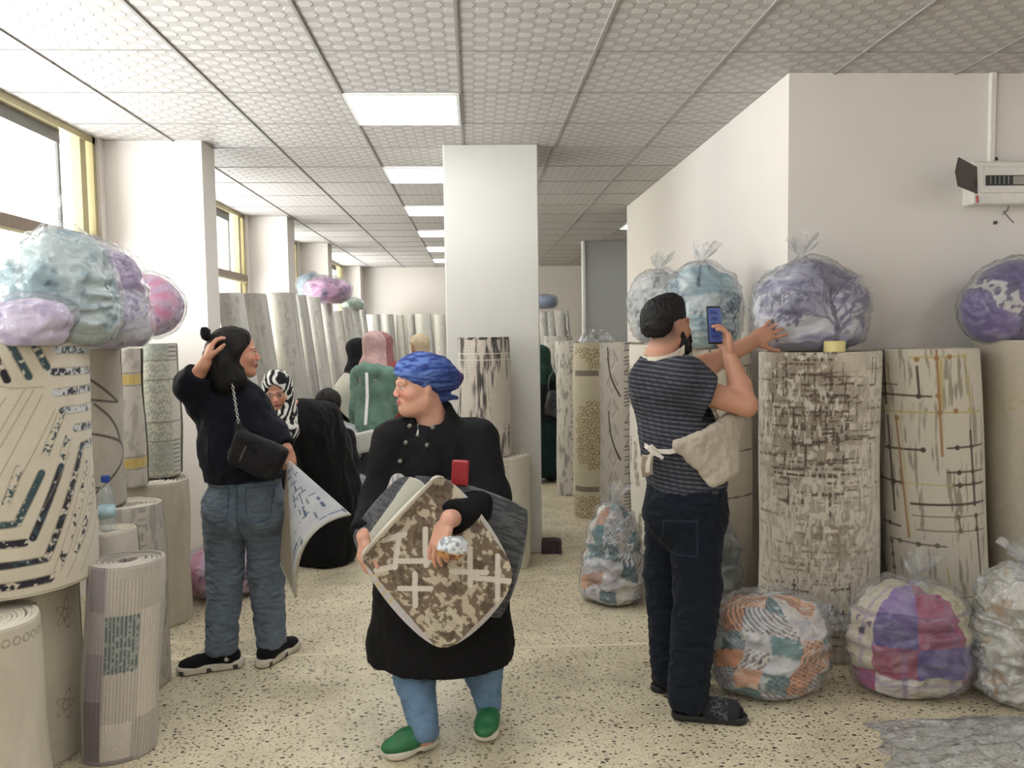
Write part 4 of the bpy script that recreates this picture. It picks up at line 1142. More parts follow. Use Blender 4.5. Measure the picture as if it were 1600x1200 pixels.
def purple_orn(u, v, Q):
    C = mixc((84, 66, 128), (116, 96, 156), fbm(Q, .05, 3))
    d = Q[:, 0] * .85 + Q[:, 2] * .5 + .02 * np.sin(Q[:, 2] * 40)
    b = (np.abs(d + .04) < .035) | (np.abs(d + .25) < .026)
    C = mixc(C, (206, 200, 196), b * .95)
    C = mixc(C, (60, 46, 90), (ss(.56, .62, vnoise(Q, .018, 4)) * (np.abs(np.abs(d + .04) - .03) < .03)) * .8)
    rr = np.sin(Q[:, 0] * 85) * np.sin(Q[:, 2] * 85 + 1.5 * np.sin(Q[:, 0] * 40)); return mixc(C, (64, 48, 104), ((d > .0) * ss(.2, .5, np.abs(rr))) * .6)
Rt = np.array(Matrix.Rotation(math.radians(-14), 3, 'Y'))
bag('purple bedding bag with white scroll bands, lying on the rolls at the right edge', (at(1600, 530, 3.58)[0] + .05, 3.57, 1.43), (.30, .19, .36), purple_orn, seed=15, rot=Rt, lump=.01, fold=.006, sq=2.1, tie=None)

# --- floor bags, right side
def patch_print(cols, cell, seed, stripes=True, hstep=None):
    def f(u, v, Q):
        iu = np.floor((u + .02 * np.sin(v * 20) + 5) / cell); iv = np.floor((v + .02 * np.sin(u * 14) + 5) / (hstep or cell * .75))
        h = _hash(iu, iv, iu * 0 + 3, seed); k = (h * len(cols)).astype(int) % len(cols)
        C = np.asarray(cols, float)[k]
        C = C * (1 + .18 * (fbm(Q, .03, seed) - .5))[:, None]
        if stripes:
            st = (_hash(iu, iv, iu * 0 + 9, seed) > .55) & (np.abs(((u * .6 + v) / .016) % 1 - .5) < .2)
            C = mixc(C, (52, 44, 54), st * .8)
        sp = ss(.62, .68, vnoise(Q, .02, seed + 3)) * (h > .5); return mixc(C, (226, 220, 210), sp * .6)
    return f
PAL = [(214, 206, 200), (198, 200, 204), (70, 116, 124), (208, 150, 116), (206, 198, 190), (92, 130, 138), (190, 184, 190), (214, 208, 198)]
bag('knotted bag of teal and peach patchwork bedding on the floor by the yellow roll', (at(960, 940, 4.3)[0], 4.30, 0), (.185, .17, .50), patch_print(PAL, .10, 3), seed=21, fold=.03, lump=.03, sq=2.6, taper=.42, cat='bedding bag')
def grey_clumps(u, v, Q): return mixc(mixc((150, 156, 152), (108, 116, 114), fbm(Q, .06, 4)), (196, 198, 194), ss(.6, .7, fbm(Q, .03, 6)) * .6)
bag('tall grey-green bag of bedding standing behind the legs of the man', (1.18, 3.92, 0), (.13, .13, .52), grey_clumps, seed=25, fold=.04, lump=.035, taper=.2)
b3 = bag('bag of orange and teal patchwork bedding on the floor, loose film at its right', (at(1205, 1060, 3.12)[0], 3.15, 0), (.22, .155, .375),
    patch_print([(206, 200, 198), (196, 198, 200), (74, 122, 130), (216, 148, 104), (204, 196, 190), (96, 134, 140), (214, 156, 116), (190, 186, 190)], .095, 11), seed=28, fold=.02, lump=.022, sq=3, tie=None)
def plaid(u, v, Q):
    P_ = [[(190, 180, 158), (124, 94, 158), (146, 30, 84), (180, 170, 134)], [(186, 172, 152), (68, 46, 120), (140, 40, 88), (186, 176, 140)], [(192, 180, 156), (138, 26, 72), (72, 52, 126), (124, 100, 158)], [(156, 40, 108), (206, 196, 192), (188, 178, 156), (150, 40, 100)]]
    iu = np.clip(((u + .33) / .145).astype(int), 0, 30) % 4; iv = np.clip(((v - .0) / .115).astype(int), 0, 30) % 4
    C = np.asarray(P_, float)[3 - iv, iu]
    C = mixc(C, (110, 84, 150), ((np.abs((u + .35) % .15 - .12) < .009) | (np.abs(v % .12 - .09) < .007)) * .35)
    dots = (np.hypot((u + .24) , (v - .27)) < .016) | (np.hypot(u + .2, v - .30) < .012) | (np.hypot(u + .265, v - .31) < .011)
    return mixc(C, (44, 36, 60), dots * .9)
bag('knotted bag of purple, magenta and cream checked bedding on the floor', (at(1417, 1060, 3.12)[0], 3.11, 0), (.226, .15, .41), plaid, seed=32, fold=.022, lump=.024, sq=3.2, neck=(.03, 0))
def brownfl(u, v, Q):
    C = mixc((206, 200, 184), (150, 138, 112), ss(.46, .6, fbm(Q, .05, 7)) * .9)
    C = mixc(C, (178, 134, 78), ss(.62, .7, fbm(Q + 3, .045, 8)) * .8)
    return mixc(C, (112, 78, 66), (np.hypot(Q[:, 0] - .08, Q[:, 2] - .1) < .04 + .008 * np.cos(9 * np.arctan2(Q[:, 2] - .1, Q[:, 0] - .08))) * .9)
bag('bag of beige and brown floral bedding on the floor at the right edge', (at(1578, 1060, 3.0)[0] + .06, 3.0, 0), (.185, .165, .50), brownfl, seed=36, fold=.035, lump=.03, film_m=M_FILM2, taper=.12, sq=2.8)

# --- on top of the rolls, left side
bag('big teal and white bedding bag on top of the hexagon-patterned roll', (at(92, 500, 2.83)[0], 2.84, 1.455), (.185, .17, .385), cloud((178, 192, 192), (128, 154, 162), (48, 74, 90), 11, .10), seed=41, lump=.035, fold=.022, taper=.15, neck=(-.03, 0))
bag('small lavender bedding bag squeezed in front of the teal one at the left', (at(52, 520, 2.66)[0] , 2.635, 1.455), (.12, .085, .15), cloud((196, 182, 204), (178, 160, 190), (150, 132, 170), 12, .08), seed=42, tie=None, lump=.02, fold=.016)
bag('tall lavender bedding bag leaning behind the teal one under the window', (at(132, 480, 3.3)[0], 3.34, 1.442), (.18, .15, .40), cloud((170, 150, 178), (148, 126, 162), (88, 74, 112), 13, .08), seed=43, rot=np.array(Matrix.Rotation(math.radians(6), 3, 'Y')), tie=None)
bag('grey and lilac bedding bag hanging over the roll with curved outlines', (at(183, 560, 3.22)[0], 3.27, 1.442), (.115, .11, .22), cloud((186, 184, 192), (160, 150, 174), (96, 80, 128), 14, .07), seed=44, tie=None)
bag('dark grey bedding bag cut by the left edge of the photo', (at(-30, 530, 2.9)[0], 3.0, 1.455), (.12, .12, .28), cloud((150, 144, 138), (120, 114, 110), (90, 86, 84), 15, .07), seed=45, tie=None)
Rp = np.array(Matrix.Rotation(math.radians(78), 3, 'X'))      # lies on its side, knot towards the camera
def pinkp(u, v, Q):
    r_ = np.hypot(Q[:, 0], Q[:, 1]); a = np.arctan2(Q[:, 1], Q[:, 0]); t = v / max(v.max(), .01)
    C = mixc((196, 176, 200), (178, 152, 184), fbm(Q, .05, 4)); C = mixc(C, (116, 84, 124), ss(.6, .68, fbm(Q, .02, 5, 3)) * .7)
    k = ss(.55, .85, t); C = mixc(C, (204, 120, 156), k * (.55 + .45 * np.sin(a * 9))); return mixc(C, (214, 150, 178), ss(.5, .7, fbm(Q, .09, 9)) * .6)
bag('pink floral bedding bag lying on its side with its gathered knot showing', (at(243, 474, 4.33)[0], 4.36, 1.62), (.165, .155, .26), pinkp, seed=46, rot=Rp, lump=.008, fold=.006)

# --- mid distance
bag('pink and mauve bedding bag lying across the tops of the leaning rolls', (at(515, 480, 8.1)[0], 8.0, 1.79), (.21, .26, .24), cloud((206, 150, 190), (150, 112, 150), (96, 74, 110), 17, .1), seed=47, tie=None, res=.012)
bag('blue-grey bedding bag wedged behind the left end of the pink and mauve one', (at(480, 480, 8.1)[0], 8.2, 1.80), (.11, .16, .30), cloud((120, 140, 160), (90, 110, 130), (60, 76, 96), 18, .1), seed=48, tie=None, res=.014)
bag('small green bedding bag on the last leaning rolls', (at(552, 484, 10.1)[0], 10.1, 1.79), (.12, .2, .13), cloud((156, 180, 164), (110, 150, 136), (80, 110, 100), 19, .1), seed=49, tie=None, res=.014)
bag('blue bedding bag on the rolls showing just right of the column', (at(852, 487, 10.2)[0], 10.2, 1.78), (.14, .2, .16), cloud((110, 130, 160), (84, 100, 130), (60, 76, 96), 20, .1), seed=50, tie=None, res=.014)
bag('pink and lilac bedding bag on the floor behind the woman in jeans', (at(352, 940, 4.62)[0], 4.66, 0), (.225, .25, .26), lambda u, v, Q: mixc(cloud((200, 176, 206), (190, 150, 184), (90, 74, 110), 21, .06)(u, v, Q), (190, 96, 136), ss(.1, .02, np.abs(Q[:, 0] + .12) + .2 * np.abs(Q[:, 2] - .14)) * .9), seed=51, tie=None, lump=.03)
bag('dark grey bag slumped on the floor beside the legs of the person in black', (at(884, 740, 8.6)[0], 8.9, 0), (.2, .25, .6), cloud((96, 96, 98), (60, 60, 64), (150, 150, 152), 22, .09), seed=52, tie=None, res=.014, fold=.05)
bag('dark bags of goods heaped between the two central women, low in the aisle', (at(560, 760, 5.75)[0], 5.78, 0), (.13, .13, .42), cloud((150, 148, 150), (104, 102, 106), (60, 58, 62), 23, .09), seed=53, tie=None, res=.012, fold=.05)

# --- loose plastic
M_FILM3 = film_mat('loose_polythene', gloss=.16, haze=.11, scale=16, dist=.03)
def crumple(label, P0, w, d, h, m, seed, seg=60, name='plastic_sheet', kind=None):
    x = np.linspace(-1, 1, seg); X_, Y_ = np.meshgrid(x, x); G = np.stack([X_.ravel(), Y_.ravel(), np.zeros(seg * seg)], -1)
    r_ = 1 + .25 * (fbm(G * 1.0 + seed, .5, seed) - .5) * 2
    n = fbm(G + seed, (.35, .35, 1), seed, 4); rd = (1 - np.abs(2 * n - 1) * 2.5).clip(0, 1)
    Z = (h * (.25 + rd) * np.clip(1.05 - np.maximum(np.abs(G[:, 0]), np.abs(G[:, 1])) ** 3, 0, 1)) + .004
    P = np.column_stack([P0[0] + G[:, 0] * w * r_, P0[1] + G[:, 1] * d * r_, P0[2] + Z])
    i = np.arange(seg * seg).reshape(seg, seg); F = np.stack([i[:-1, :-1], i[:-1, 1:], i[1:, 1:], i[1:, :-1]], -1).reshape(-1, 4)
    o = mesh_from(name, P, F, None, m); tag(o, label, 'plastic sheet'); so = o.modifiers.new('thickness', 'SOLIDIFY'); so.thickness = .0006; return o
crumple('crumpled clear plastic sheet on the floor in the bottom right corner', (at(1545, 1170, 2.72)[0], 2.66, 0), .42, .19, .032, M_FILM3, 4)
crumple('crumpled grey plastic heaped on top of the yellow damask roll', (.975, 6.33, Z_YEL), .13, .13, .09, M_FILM2, 9, 40)
lf = crumple('loose tail of clear film hanging right of the orange and teal patchwork bag', (at(1285, 1000, 3.3)[0], 3.27, .20), .085, .05, .09, M_FILM2, 12, 40)

# --- small things on the rolls
p = at(1304, 547, 3.412)
tp = thing('tape_roll', 'small roll of yellow packing tape on the brown cross-hatched roll', 'tape', (p[0], 3.412, Z_R1))
q = MB(); n = 40; ro, ri, hh = .045, .036, .048
pr = [(ri, .002), (ro, .002), (ro, hh), (ri, hh), (ri, .002)]
v = []; 
for r_, z_ in pr[:-1]: v += [(p[0] + r_ * math.cos(2 * math.pi * k / n), 3.412 + r_ * math.sin(2 * math.pi * k / n), Z_R1 + z_) for k in range(n)]
q.add(v, [(a * n + k, a * n + (k + 1) % n, ((a + 1) % 4) * n + (k + 1) % n, ((a + 1) % 4) * n + k) for a in range(4) for k in range(n)])
q.build('tape', mat('yellow_tape', (214, 202, 140), rough=.3), tp, smooth=False)
q = MB(); v = []
for r_, z_ in ((.034, .001), (.036, .001), (.036, hh + .001), (.034, hh + .001)): v += [(p[0] + r_ * math.cos(2 * math.pi * k / n), 3.412 + r_ * math.sin(2 * math.pi * k / n), Z_R1 + z_) for k in range(n)]
q.add(v, [(a * n + k, a * n + (k + 1) % n, ((a + 1) % 4) * n + (k + 1) % n, ((a + 1) % 4) * n + k) for a in range(4) for k in range(n)])
q.build('cardboard_core', mat('cardboard', (170, 140, 100), rough=.9), tp)

p = at(160, 815, 3.06); zb = .747
wb = thing('water_bottle', 'clear water bottle with a blue cap on the small pale roll', 'bottle', (p[0], 3.10, zb))
q = MB(); q.lathe((p[0], 3.10, zb), [(.024, 0), (.029, .004), (.030, .03), (.028, .036), (.030, .042), (.030, .10), (.028, .106), (.030, .112), (.030, .135), (.024, .158), (.013, .176), (.012, .19)], 28)
q.build('bottle_body', film_mat('clear_pet', tint=(.90, .95, .97), gloss=.2, haze=.10, scale=40, dist=.002), wb, smooth=True)
q = MB(); q.lathe((p[0], 3.10, zb), [(.0305, .05), (.0305, .095)], 28); q.build('bottle_label', mat('pale_blue_label', (176, 206, 216), rough=.4), wb, smooth=True)
q = MB(); q.lathe((p[0], 3.10, zb), [(.015, .186), (.016, .19), (.016, .208), (.014, .211)], 24); q.build('bottle_cap', mat('blue_cap', (32, 68, 150), rough=.4), wb, smooth=True)
# ================================================================= PEOPLE
M_SKIN = mat('skin', None, rough=.55, bump=(240, .0006), var=(30, .03), sss=.06)
def fabric(name, rough=.9, scale=300, d=.0012, sheen=.03, coat=0): return mat(name, None, rough=rough, spec=.25, bump=(scale, d), sheen=sheen, var=(90, .05), coat=coat)
M_CLOTH = fabric('soft_cloth'); M_KNIT = fabric('knit_cloth', scale=120, d=.003); M_DENIM = fabric('denim', scale=420, d=.001, sheen=.1)
M_HAIR = mat('hair', None, rough=.6, spec=.3, bump=(160, .003), var=(60, .15)); M_RUBBER = mat('moulded_rubber', None, rough=.45, var=(30, .03)); M_SHINY = mat('glossy_leather', None, rough=.3, coat=.3, var=(20, .04))

def head_sdf(s, c, R, k=1.0, ear=True, nose=1.0, full=1.0):
    """c: head centre at eye level, R: columns side, forward, up"""
    T = lambda x, y, z: np.asarray(c) + R @ (V(x, y, z) * k)
    s.ell(T(0, -.012, .042), V(.074, .094, .078) * k, R, .01)
    s.ell(T(0, .025, -.02), V(.062 * full, .060, .082) * k, R, .02)
    for q in (-1, 1):
        s.cap(T(.046 * q * full, -.005, -.050), T(0, .060, -.090), .027 * k, .020 * k, .02)
        s.ell(T(.036 * q * full, .056, -.024), V(.026, .024, .026) * k, R, .015)
        s.ell(T(.030 * q, .092, .004), V(.017, .014, .011) * k, R, .010, 'sub')
        s.ell(T(.030 * q, .070, .002), V(.0165, .0165, .0130) * k, R, .005)          # lids over the eyeball
        s.ell(T(.030 * q, .092, .001), V(.0125, .022, .0052) * k, R, .002, 'sub')
        s.cap(T(.010 * q, .086, .019), T(.046 * q, .074, .021), .0085 * k, .007 * k, .010)
        s.ell(T(.011 * q, .096, -.029), V(.0075, .009, .007) * k * nose, R, .005)
        if ear:
            s.ell(T(.073 * q, -.010, -.006), V(.009, .017, .030) * k, R, .006)
            s.ell(T(.083 * q, -.006, -.004), V(.006, .009, .017) * k, R, .004, 'sub')
    s.cap(T(0, .082, .014), T(0, .0985 * (.9 + .1 * nose), -.022), .0075 * k, .0105 * k * nose, .008)
    s.ell(T(0, .078, -.056), V(.024, .016, .013) * k, R, .010)
    s.ell(T(0, .090, -.0515), V(.019, .0075, .0045) * k, R, .003); s.ell(T(0, .088, -.0615), V(.017, .0080, .0055) * k, R, .003)
    s.ell(T(0, .0965, -.0565), V(.019, .0045, .0012) * k, R, .0025, 'sub')
    s.ell(T(0, .066, -.088), V(.022, .018, .016) * k, R, .012)

def skin_paint(heads, base=(206, 158, 132), lips=(170, 96, 88), brow=(70, 52, 42), blush=.35, beard=None):
    def f(P, N):
        C = np.tile(np.asarray(base, float), (len(P), 1)); C = C * (1 + .06 * (fbm(P, .03, 2) - .5))[:, None]
        for c, R, k in heads:
            Q = ((P - c) @ R) / k
            x, y, z = np.abs(Q[:, 0]), Q[:, 1], Q[:, 2]; near = (np.linalg.norm(Q, axis=1) < .16)
            fr = near & (y > .03)
            d = ((x - .038) / .022) ** 2 + ((z + .026) / .022) ** 2; C = mixc(C, (206, 120, 106), fr * np.exp(-d) * blush)
            C = mixc(C, (204, 116, 102), (near & (y > .09)) * np.exp(-((z + .024) / .014) ** 2 - (x / .014) ** 2) * blush * .8)
            C = mixc(C, lips, (fr & (y > .075)) * ss(1.25, .85, (x / .023) ** 2 + ((z + .0565) / .0115) ** 2) * .85)
            C = mixc(C, (96, 46, 42), (fr & (y > .075)) * ss(1.3, .7, (x / .022) ** 2 + ((z + .0568) / .0016) ** 2) * .8)
            zb = .0235 - .12 * np.abs(x - .03)
            C = mixc(C, brow, fr * ss(1.2, .6, ((x - .029) / .019) ** 2 + ((z - zb) / .0038) ** 2) * .85)
            C = mixc(C, (60, 40, 34), fr * ss(1.15, .75, ((x - .030) / .0155) ** 2 + ((z - .0078) / .0024) ** 2) * .9)     # lash line
            if beard is not None:
                b = (z < -.035 + .35 * np.maximum(0, .04 - y)) * (y > -.01 + .0 * z) * (z > -.13) * ((z < -.068) | (x > .026) | ((z > -.05) & (z < -.034) & (y > .06)))
                C = mixc(C, beard, near * b * .9)
        return C
    return f
def eyes(root, c, R, k=1.0, iris=(60, 40, 30)):
    c = np.asarray(c, float)
    for q in (-1, 1):
        ctr = c + R @ (V(.030 * q, .0735, .001) * k); r = .0125 * k; n = 20
        v = []; col = []
        for i in range(n + 1):
            a = math.pi * i / n
            for j in range(n):
                b = 2 * math.pi * j / n; d = V(math.sin(a) * math.cos(b), math.cos(a), math.sin(a) * math.sin(b))
                v.append(ctr + R @ (d * r)); col.append((14, 10, 8) if a < .22 else (iris if a < .48 else (226, 220, 214)))
        f = [(i * n + j, i * n + (j + 1) % n, (i + 1) * n + (j + 1) % n, (i + 1) * n + j) for i in range(n) for j in range(n)]
        mesh_from('eye', np.array(v), f, np.array(col, float), M_SHINY, parent=root)

def hand_sdf(s, w, fd, pn, thumb=1, curl=.35, k=1.0, spread=.06, r=.0085, curls=None, thumb_in=.5):
    """w wrist, fd finger direction, pn palm normal (fingers close towards it); thumb=+1/-1 picks the side"""
    fd = unit(fd); pn = unit(np.asarray(pn, float) - fd * (np.asarray(pn, float) @ fd)); sd = np.cross(fd, pn) * thumb
    w = np.asarray(w, float); R = np.stack([sd, fd, pn], 1)
    s.ell(w + fd * .048 * k, V(.040, .054, .0155) * k, R, .006); s.box(w + fd * .052 * k, V(.038, .040, .012) * k, R, .011 * k, .008)
    s.cap(w - fd * .015, w + fd * .02 * k, .026 * k, .027 * k, .012, (pn, .72))
    off = (.030, .0105, -.0095, -.028); ln = (.070, .078, .072, .056)
    for i in range(4):
        p = w + (fd * (.088 - .004 * abs(i - 1)) + sd * off[i]) * k; d = unit(fd + sd * spread * (1.2 - i) * 1.2); c_ = (curls[i] if curls else curl)
        seg = [.46, .31, .23]
        for j in range(3):
            a = c_ * (.8 if j == 0 else 1.0); d = unit(d * math.cos(a) + pn * math.sin(a) * 1.0 if j == 0 else d * math.cos(a) + np.cross(np.cross(d, pn), d) * math.sin(a))
            q = p + d * ln[i] * seg[j] * k
            s.cap(p, q, r * k * (1.06 - .08 * j), r * k * (1.0 - .10 * j), .0035); p = q
    p = w + (fd * .022 + sd * .026 + pn * .004) * k; d = unit(fd * .62 + sd * .75 + pn * thumb_in * .6)
    q = p + d * .045 * k; s.cap(p, q, .0145 * k, .0105 * k, .008)
    d2 = unit(d * .8 + fd * .35 + pn * thumb_in * .5); q2 = q + d2 * .032 * k; s.cap(q, q2, .0105 * k, .0098 * k, .004)
    d3 = unit(d2 + fd * .25); s.cap(q2, q2 + d3 * .022 * k, .0098 * k, .0080 * k, .004)

def folds(P, N, dirs, amp, s=.05, seed=0):
    n = fbm(P @ np.asarray(dirs).T, s, seed, 3); return (1 - np.abs(2 * n - 1) * 2).clip(-1, 1) * amp
def fold_disp(amp=.006, stretch=(1, 1, 2.4), s=.07, seed=0):
    def f(P, N):
        Q = P * np.asarray(stretch); n = fbm(Q, s, seed, 3); return ((1 - np.abs(2 * n - 1) * 2.4).clip(-.6, 1) * amp + (fbm(P, s * 2, seed + 4, 2) - .5) * amp)
    return f
def cloth_paint(base, amt=.10, s=.05, seed=0, extra=None):
    def f(P, N):
        C = np.tile(np.asarray(base, float), (len(P), 1)) * (1 + amt * 2 * (fbm(P, s, seed) - .5))[:, None]
        return extra(P, N, C) if extra else C
    return f

def sheet(name, corners, paint, m, th=.012, bulge=.04, rnd=.14, n=90, parent=None, curl=None, back=None, wav=0):
    """a stiff rug sample: four corners (top, right, bottom, left), rounded, bulging towards -Y"""
    g = np.linspace(-1, 1, n); X_, Y_ = np.meshgrid(g, g); x = X_.ravel(); y = Y_.ravel()
    # squircle mapping: rounds the corners without changing the topology
    kx = x * np.sqrt(np.maximum(1 - rnd * y * y * x * x * 1.0, 0)) ; ky = y * np.sqrt(np.maximum(1 - rnd * x * x * y * y, 0))
    s_, t_ = (kx + 1) / 2, (ky + 1) / 2
    A, B, C_, D = [np.asarray(c, float) for c in corners]      # A(top) s=0,t=1 ; B(right) 1,1 ; C(bottom) 1,0 ; D(left) 0,0
    P = (A[None] * ((1 - s_) * t_)[:, None] + B[None] * (s_ * t_)[:, None] + C_[None] * (s_ * (1 - t_))[:, None] + D[None] * ((1 - s_) * (1 - t_))[:, None])
    nr = unit(np.cross(B - A, D - A)); nr = nr if nr[1] < 0 else -nr
    P += nr * (bulge * (1 - kx ** 2) * (1 - ky ** 2))[:, None]
    if wav: P += nr * (wav * (fbm(np.column_stack([kx, ky]), .6, 3) - .5))[:, None]
    if curl is not None: P = curl(P, s_, t_, nr)
    col = paint(s_, t_)
    i = np.arange(n * n).reshape(n, n); F = np.stack([i[:-1, :-1], i[:-1, 1:], i[1:, 1:], i[1:, :-1]], -1).reshape(-1, 4)
    # give it real thickness: a second skin behind, and a rim
    Nn = np.zeros_like(P); fn = np.cross(P[F[:, 2]] - P[F[:, 0]], P[F[:, 3]] - P[F[:, 1]])
    for q in range(4): np.add.at(Nn, F[:, q], fn)
    Nn /= np.linalg.norm(Nn, axis=1)[:, None] + 1e-12
    sg = 1 if (Nn @ nr).mean() > 0 else -1
    P2 = P - Nn * sg * th; m_ = n * n
    F2 = F[:, ::-1] + m_
    rim = np.concatenate([i[0], i[1:, -1], i[-1, ::-1][1:], i[::-1, 0][1:]]); r2 = np.roll(rim, -1)
    F3 = np.stack([rim, r2, r2 + m_, rim + m_], -1)[:-1]
    bc = np.tile(np.asarray(back if back is not None else (190, 186, 178), float), (m_, 1))
    return mesh_from(name, np.concatenate([P, P2]), np.concatenate([F, F2, F3[:, ::-1]]), np.concatenate([col, bc]), m, True, parent)
# ---------- the woman in black walking towards us with rug samples
Y0_ = 2.97
def A0(px, py, dY=0.0): return at(px, py, Y0_ + dY)
w0 = thing('person', 'woman in a black coat and blue cap carrying patterned rug samples, foreground', 'person', (A0(690, 1000)[0], Y0_, 0))
Fw = unit(V(-.915, -.40, -.05)); R0 = frame(Fw, V(.05, 0, 1)); hc = A0(655, 603, .0); HK = .93
s = SDF(V(-.65, 2.42, 0), V(.35, 3.35, 1.52), .0036)
head_sdf(s, hc, R0, HK, full=1.08, nose=1.0, ear=False)
for q_ in (1, -1): s.ell(hc + R0 @ (V(.072 * q_, -.012, -.012) * HK), V(.007, .013, .022), R0, .006)
# softer, fuller jaw
s.ell(hc + R0 @ V(0, .015, -.075), V(.054, .055, .038), R0, .03)
nk = A0(677, 668, .03)
s.cap(hc + R0 @ V(0, -.03, -.06), nk, .048, .058, .03)
chest = A0(676, 740, .02); pel = A0(688, 900, .03)
s.cap(nk, chest, .06, .12, .04, (V(0, 1, 0), .6)); s.cap(chest, pel, .13, .15, .05, (V(0, 1, 0), .6))
shR, elR, wrR = A0(618, 690, .0), A0(596, 782, -.05), A0(570, 838, -.22)
shL, elL, wrL = A0(738, 690, .03), A0(757, 783, -.09), A0(703, 812, -.32)
s.chain([shR, elR, wrR], [.055, .045, .030], .03); s.chain([shL, elL, wrL], [.055, .045, .030], .03)
s.cap(shR, shL, .05, .05, .04)
hR, hL = A0(655, 930, .03), A0(735, 930, .05)
knR, knL = A0(648, 1055, -.06), A0(755, 1045, .0)
anR, anL = fl(664, 1142, .075), fl(764, 1104, .085)
s.chain([hR, knR, anR], [.085, .050, .03], .03); s.chain([hL, knL, anL], [.085, .050, .03], .03)
toR = fl(632, 1168, .035); toL = fl(760, 1140, .04)
s.cap(anR - V(0, 0, .03), toR, .026, .016, .01); s.cap(anL - V(0, 0, .035), toL, .026, .016, .01)
# the near hand reaches down over the rug and closes on a wrapped roll
hand_sdf(s, wrL + V(-.012, -.005, -.006), unit(V(-.35, -.12, -.92)), unit(V(.55, .55, -.2)), thumb=-1, curl=.30, k=.98, curls=[.25, .3, .35, .45])
hand_sdf(s, wrR, unit(V(-.15, -.1, -1)), unit(V(.8, .3, 0)), thumb=1, curl=.6, k=.95)
skin0 = s.mesh('body', M_SKIN, w0, skin_paint([(hc, R0, HK)], base=(208, 158, 136), lips=(176, 104, 98), brow=(120, 88, 66), blush=.6))
eyes(w0, hc, R0, HK, iris=(88, 72, 54))
# jeans
s = SDF(V(-.5, 2.6, 0), V(.35, 3.3, .85), .0045)
s.chain([hR, knR + V(0, 0, 0), anR + V(0, 0, -.005)], [.10, .070, .047], .03); s.chain([hL, knL, anL], [.10, .068, .046], .03)
s.cut(anR + V(0, 0, -.02), V(.1, 0, -1), .12); s.cut(anL + V(0, 0, -.01), V(0, 0, -1), .12)
s.mesh('jeans', M_DENIM, w0, cloth_paint((96, 122, 148), .14, .03, 3), fold_disp(.005, (1, 1, 2.2), .05, 5))
# coat
s = SDF(V(-.75, 2.5, .25), V(.45, 3.45, 1.40), .005)
s.cap(A0(678, 662, .02), A0(672, 745, .0), .082, .155, .05, (V(0, 1, 0), .8))
s.cap(A0(625, 690, .02), A0(722, 690, .03), .078, .082, .05)
s.cap(A0(668, 745, .0), A0(688, 830, .01), .17, .205, .05, (V(0, 1, 0), .76)); s.cap(A0(688, 830, .01), A0(690, 905, .02), .205, .235, .05, (V(0, 1, 0), .74))
s.cap(A0(690, 905, .02), A0(688, 1000, .01), .235, .262, .05, (V(0, 1, 0), .70)); s.cap(A0(688, 1000, .01), A0(688, 1075, .0), .262, .266, .05, (V(0, 1, 0), .68))
s.cut(A0(690, 1036, 0), V(-.10, -.03, -1), .6)
s.chain([shR, elR, wrR + (elR - wrR) * .1], [.080, .070, .052], .035); s.chain([shL + V(.012, 0, 0), elL + V(.012, 0, 0), wrL + (elL - wrL) * .12], [.086, .078, .054], .03)
s.cut(wrL + (elL - wrL) * .10, wrL - elL, .08); s.cut(wrR + (elR - wrR) * .05, wrR - elR, .08)
s.cap(A0(677, 650, .02), A0(679, 668, .02), .071, .080, .02, (V(0, 1, 0), .86))           # stand collar
s.cap(A0(660, 672, -.14), A0(664, 640, -.08), .028, .045, .015, op='sub')                  # open neckline
s.cap(A0(671, 600, .0), A0(674, 652, .0), .058, .062, .012, op='sub')
def coat_p(P, N, C):
    # press line down the skirt and front placket
    return C
coat = s.mesh('coat', fabric('black_wool', scale=260, d=.0015, sheen=.0), w0, cloth_paint((17, 17, 19), .15, .06, 4, coat_p), fold_disp(.009, (1, 1, .8), .11, 8))
# cap
s = SDF(V(-.5, 2.6, 1.2), V(.2, 3.4, 1.6), .0034)
T = lambda x, y, z: hc + R0 @ (V(x, y, z) * HK)
s.ell(T(0, -.012, .052), V(.086, .108, .082) * HK, R0, .01)
s.ell(T(0, -.085, .035), V(.078, .07, .070) * HK, R0, .03); s.ell(T(0, -.135, .012), V(.05, .042, .042) * HK, R0, .025)
s.cap(T(.0, -.165, .0), T(0, -.170, .02), .012, .018, .01)
s.ell(T(0, -.09, -.045), V(.036, .036, .03) * HK, R0, .015); s.cap(T(0, -.11, -.052), T(0, -.155, -.062), .014, .007, .01)
s.cut(T(0, .09, .052), R0 @ unit(V(0, .62, -1)), .16)
s.ell(T(0, -.155, -.038), V(.04, .03, .016) * HK, R0, .01, 'sub')
s.cut(T(0, -.02, -.03), R0 @ V(0, .2, -1), .05)
def cap_p(P, N):
    Q = (P - hc) @ R0
    n = fbm(np.column_stack([Q[:, 0] * .4, Q[:, 1] * .45, Q[:, 2] * 2.4]) , .018, 5, 3); C = mixc((48, 66, 128), (96, 124, 186), ss(.4, .62, n))
    C = mixc(C, (36, 48, 104), ss(.0, -.1, Q[:, 1]) * .5); return mixc(C, (76, 50, 104), (Q[:, 1] < -.14) * .7)
s.mesh('cap', M_KNIT, w0, cap_p, fold_disp(.004, (1, 1, 3.0), .05, 3))
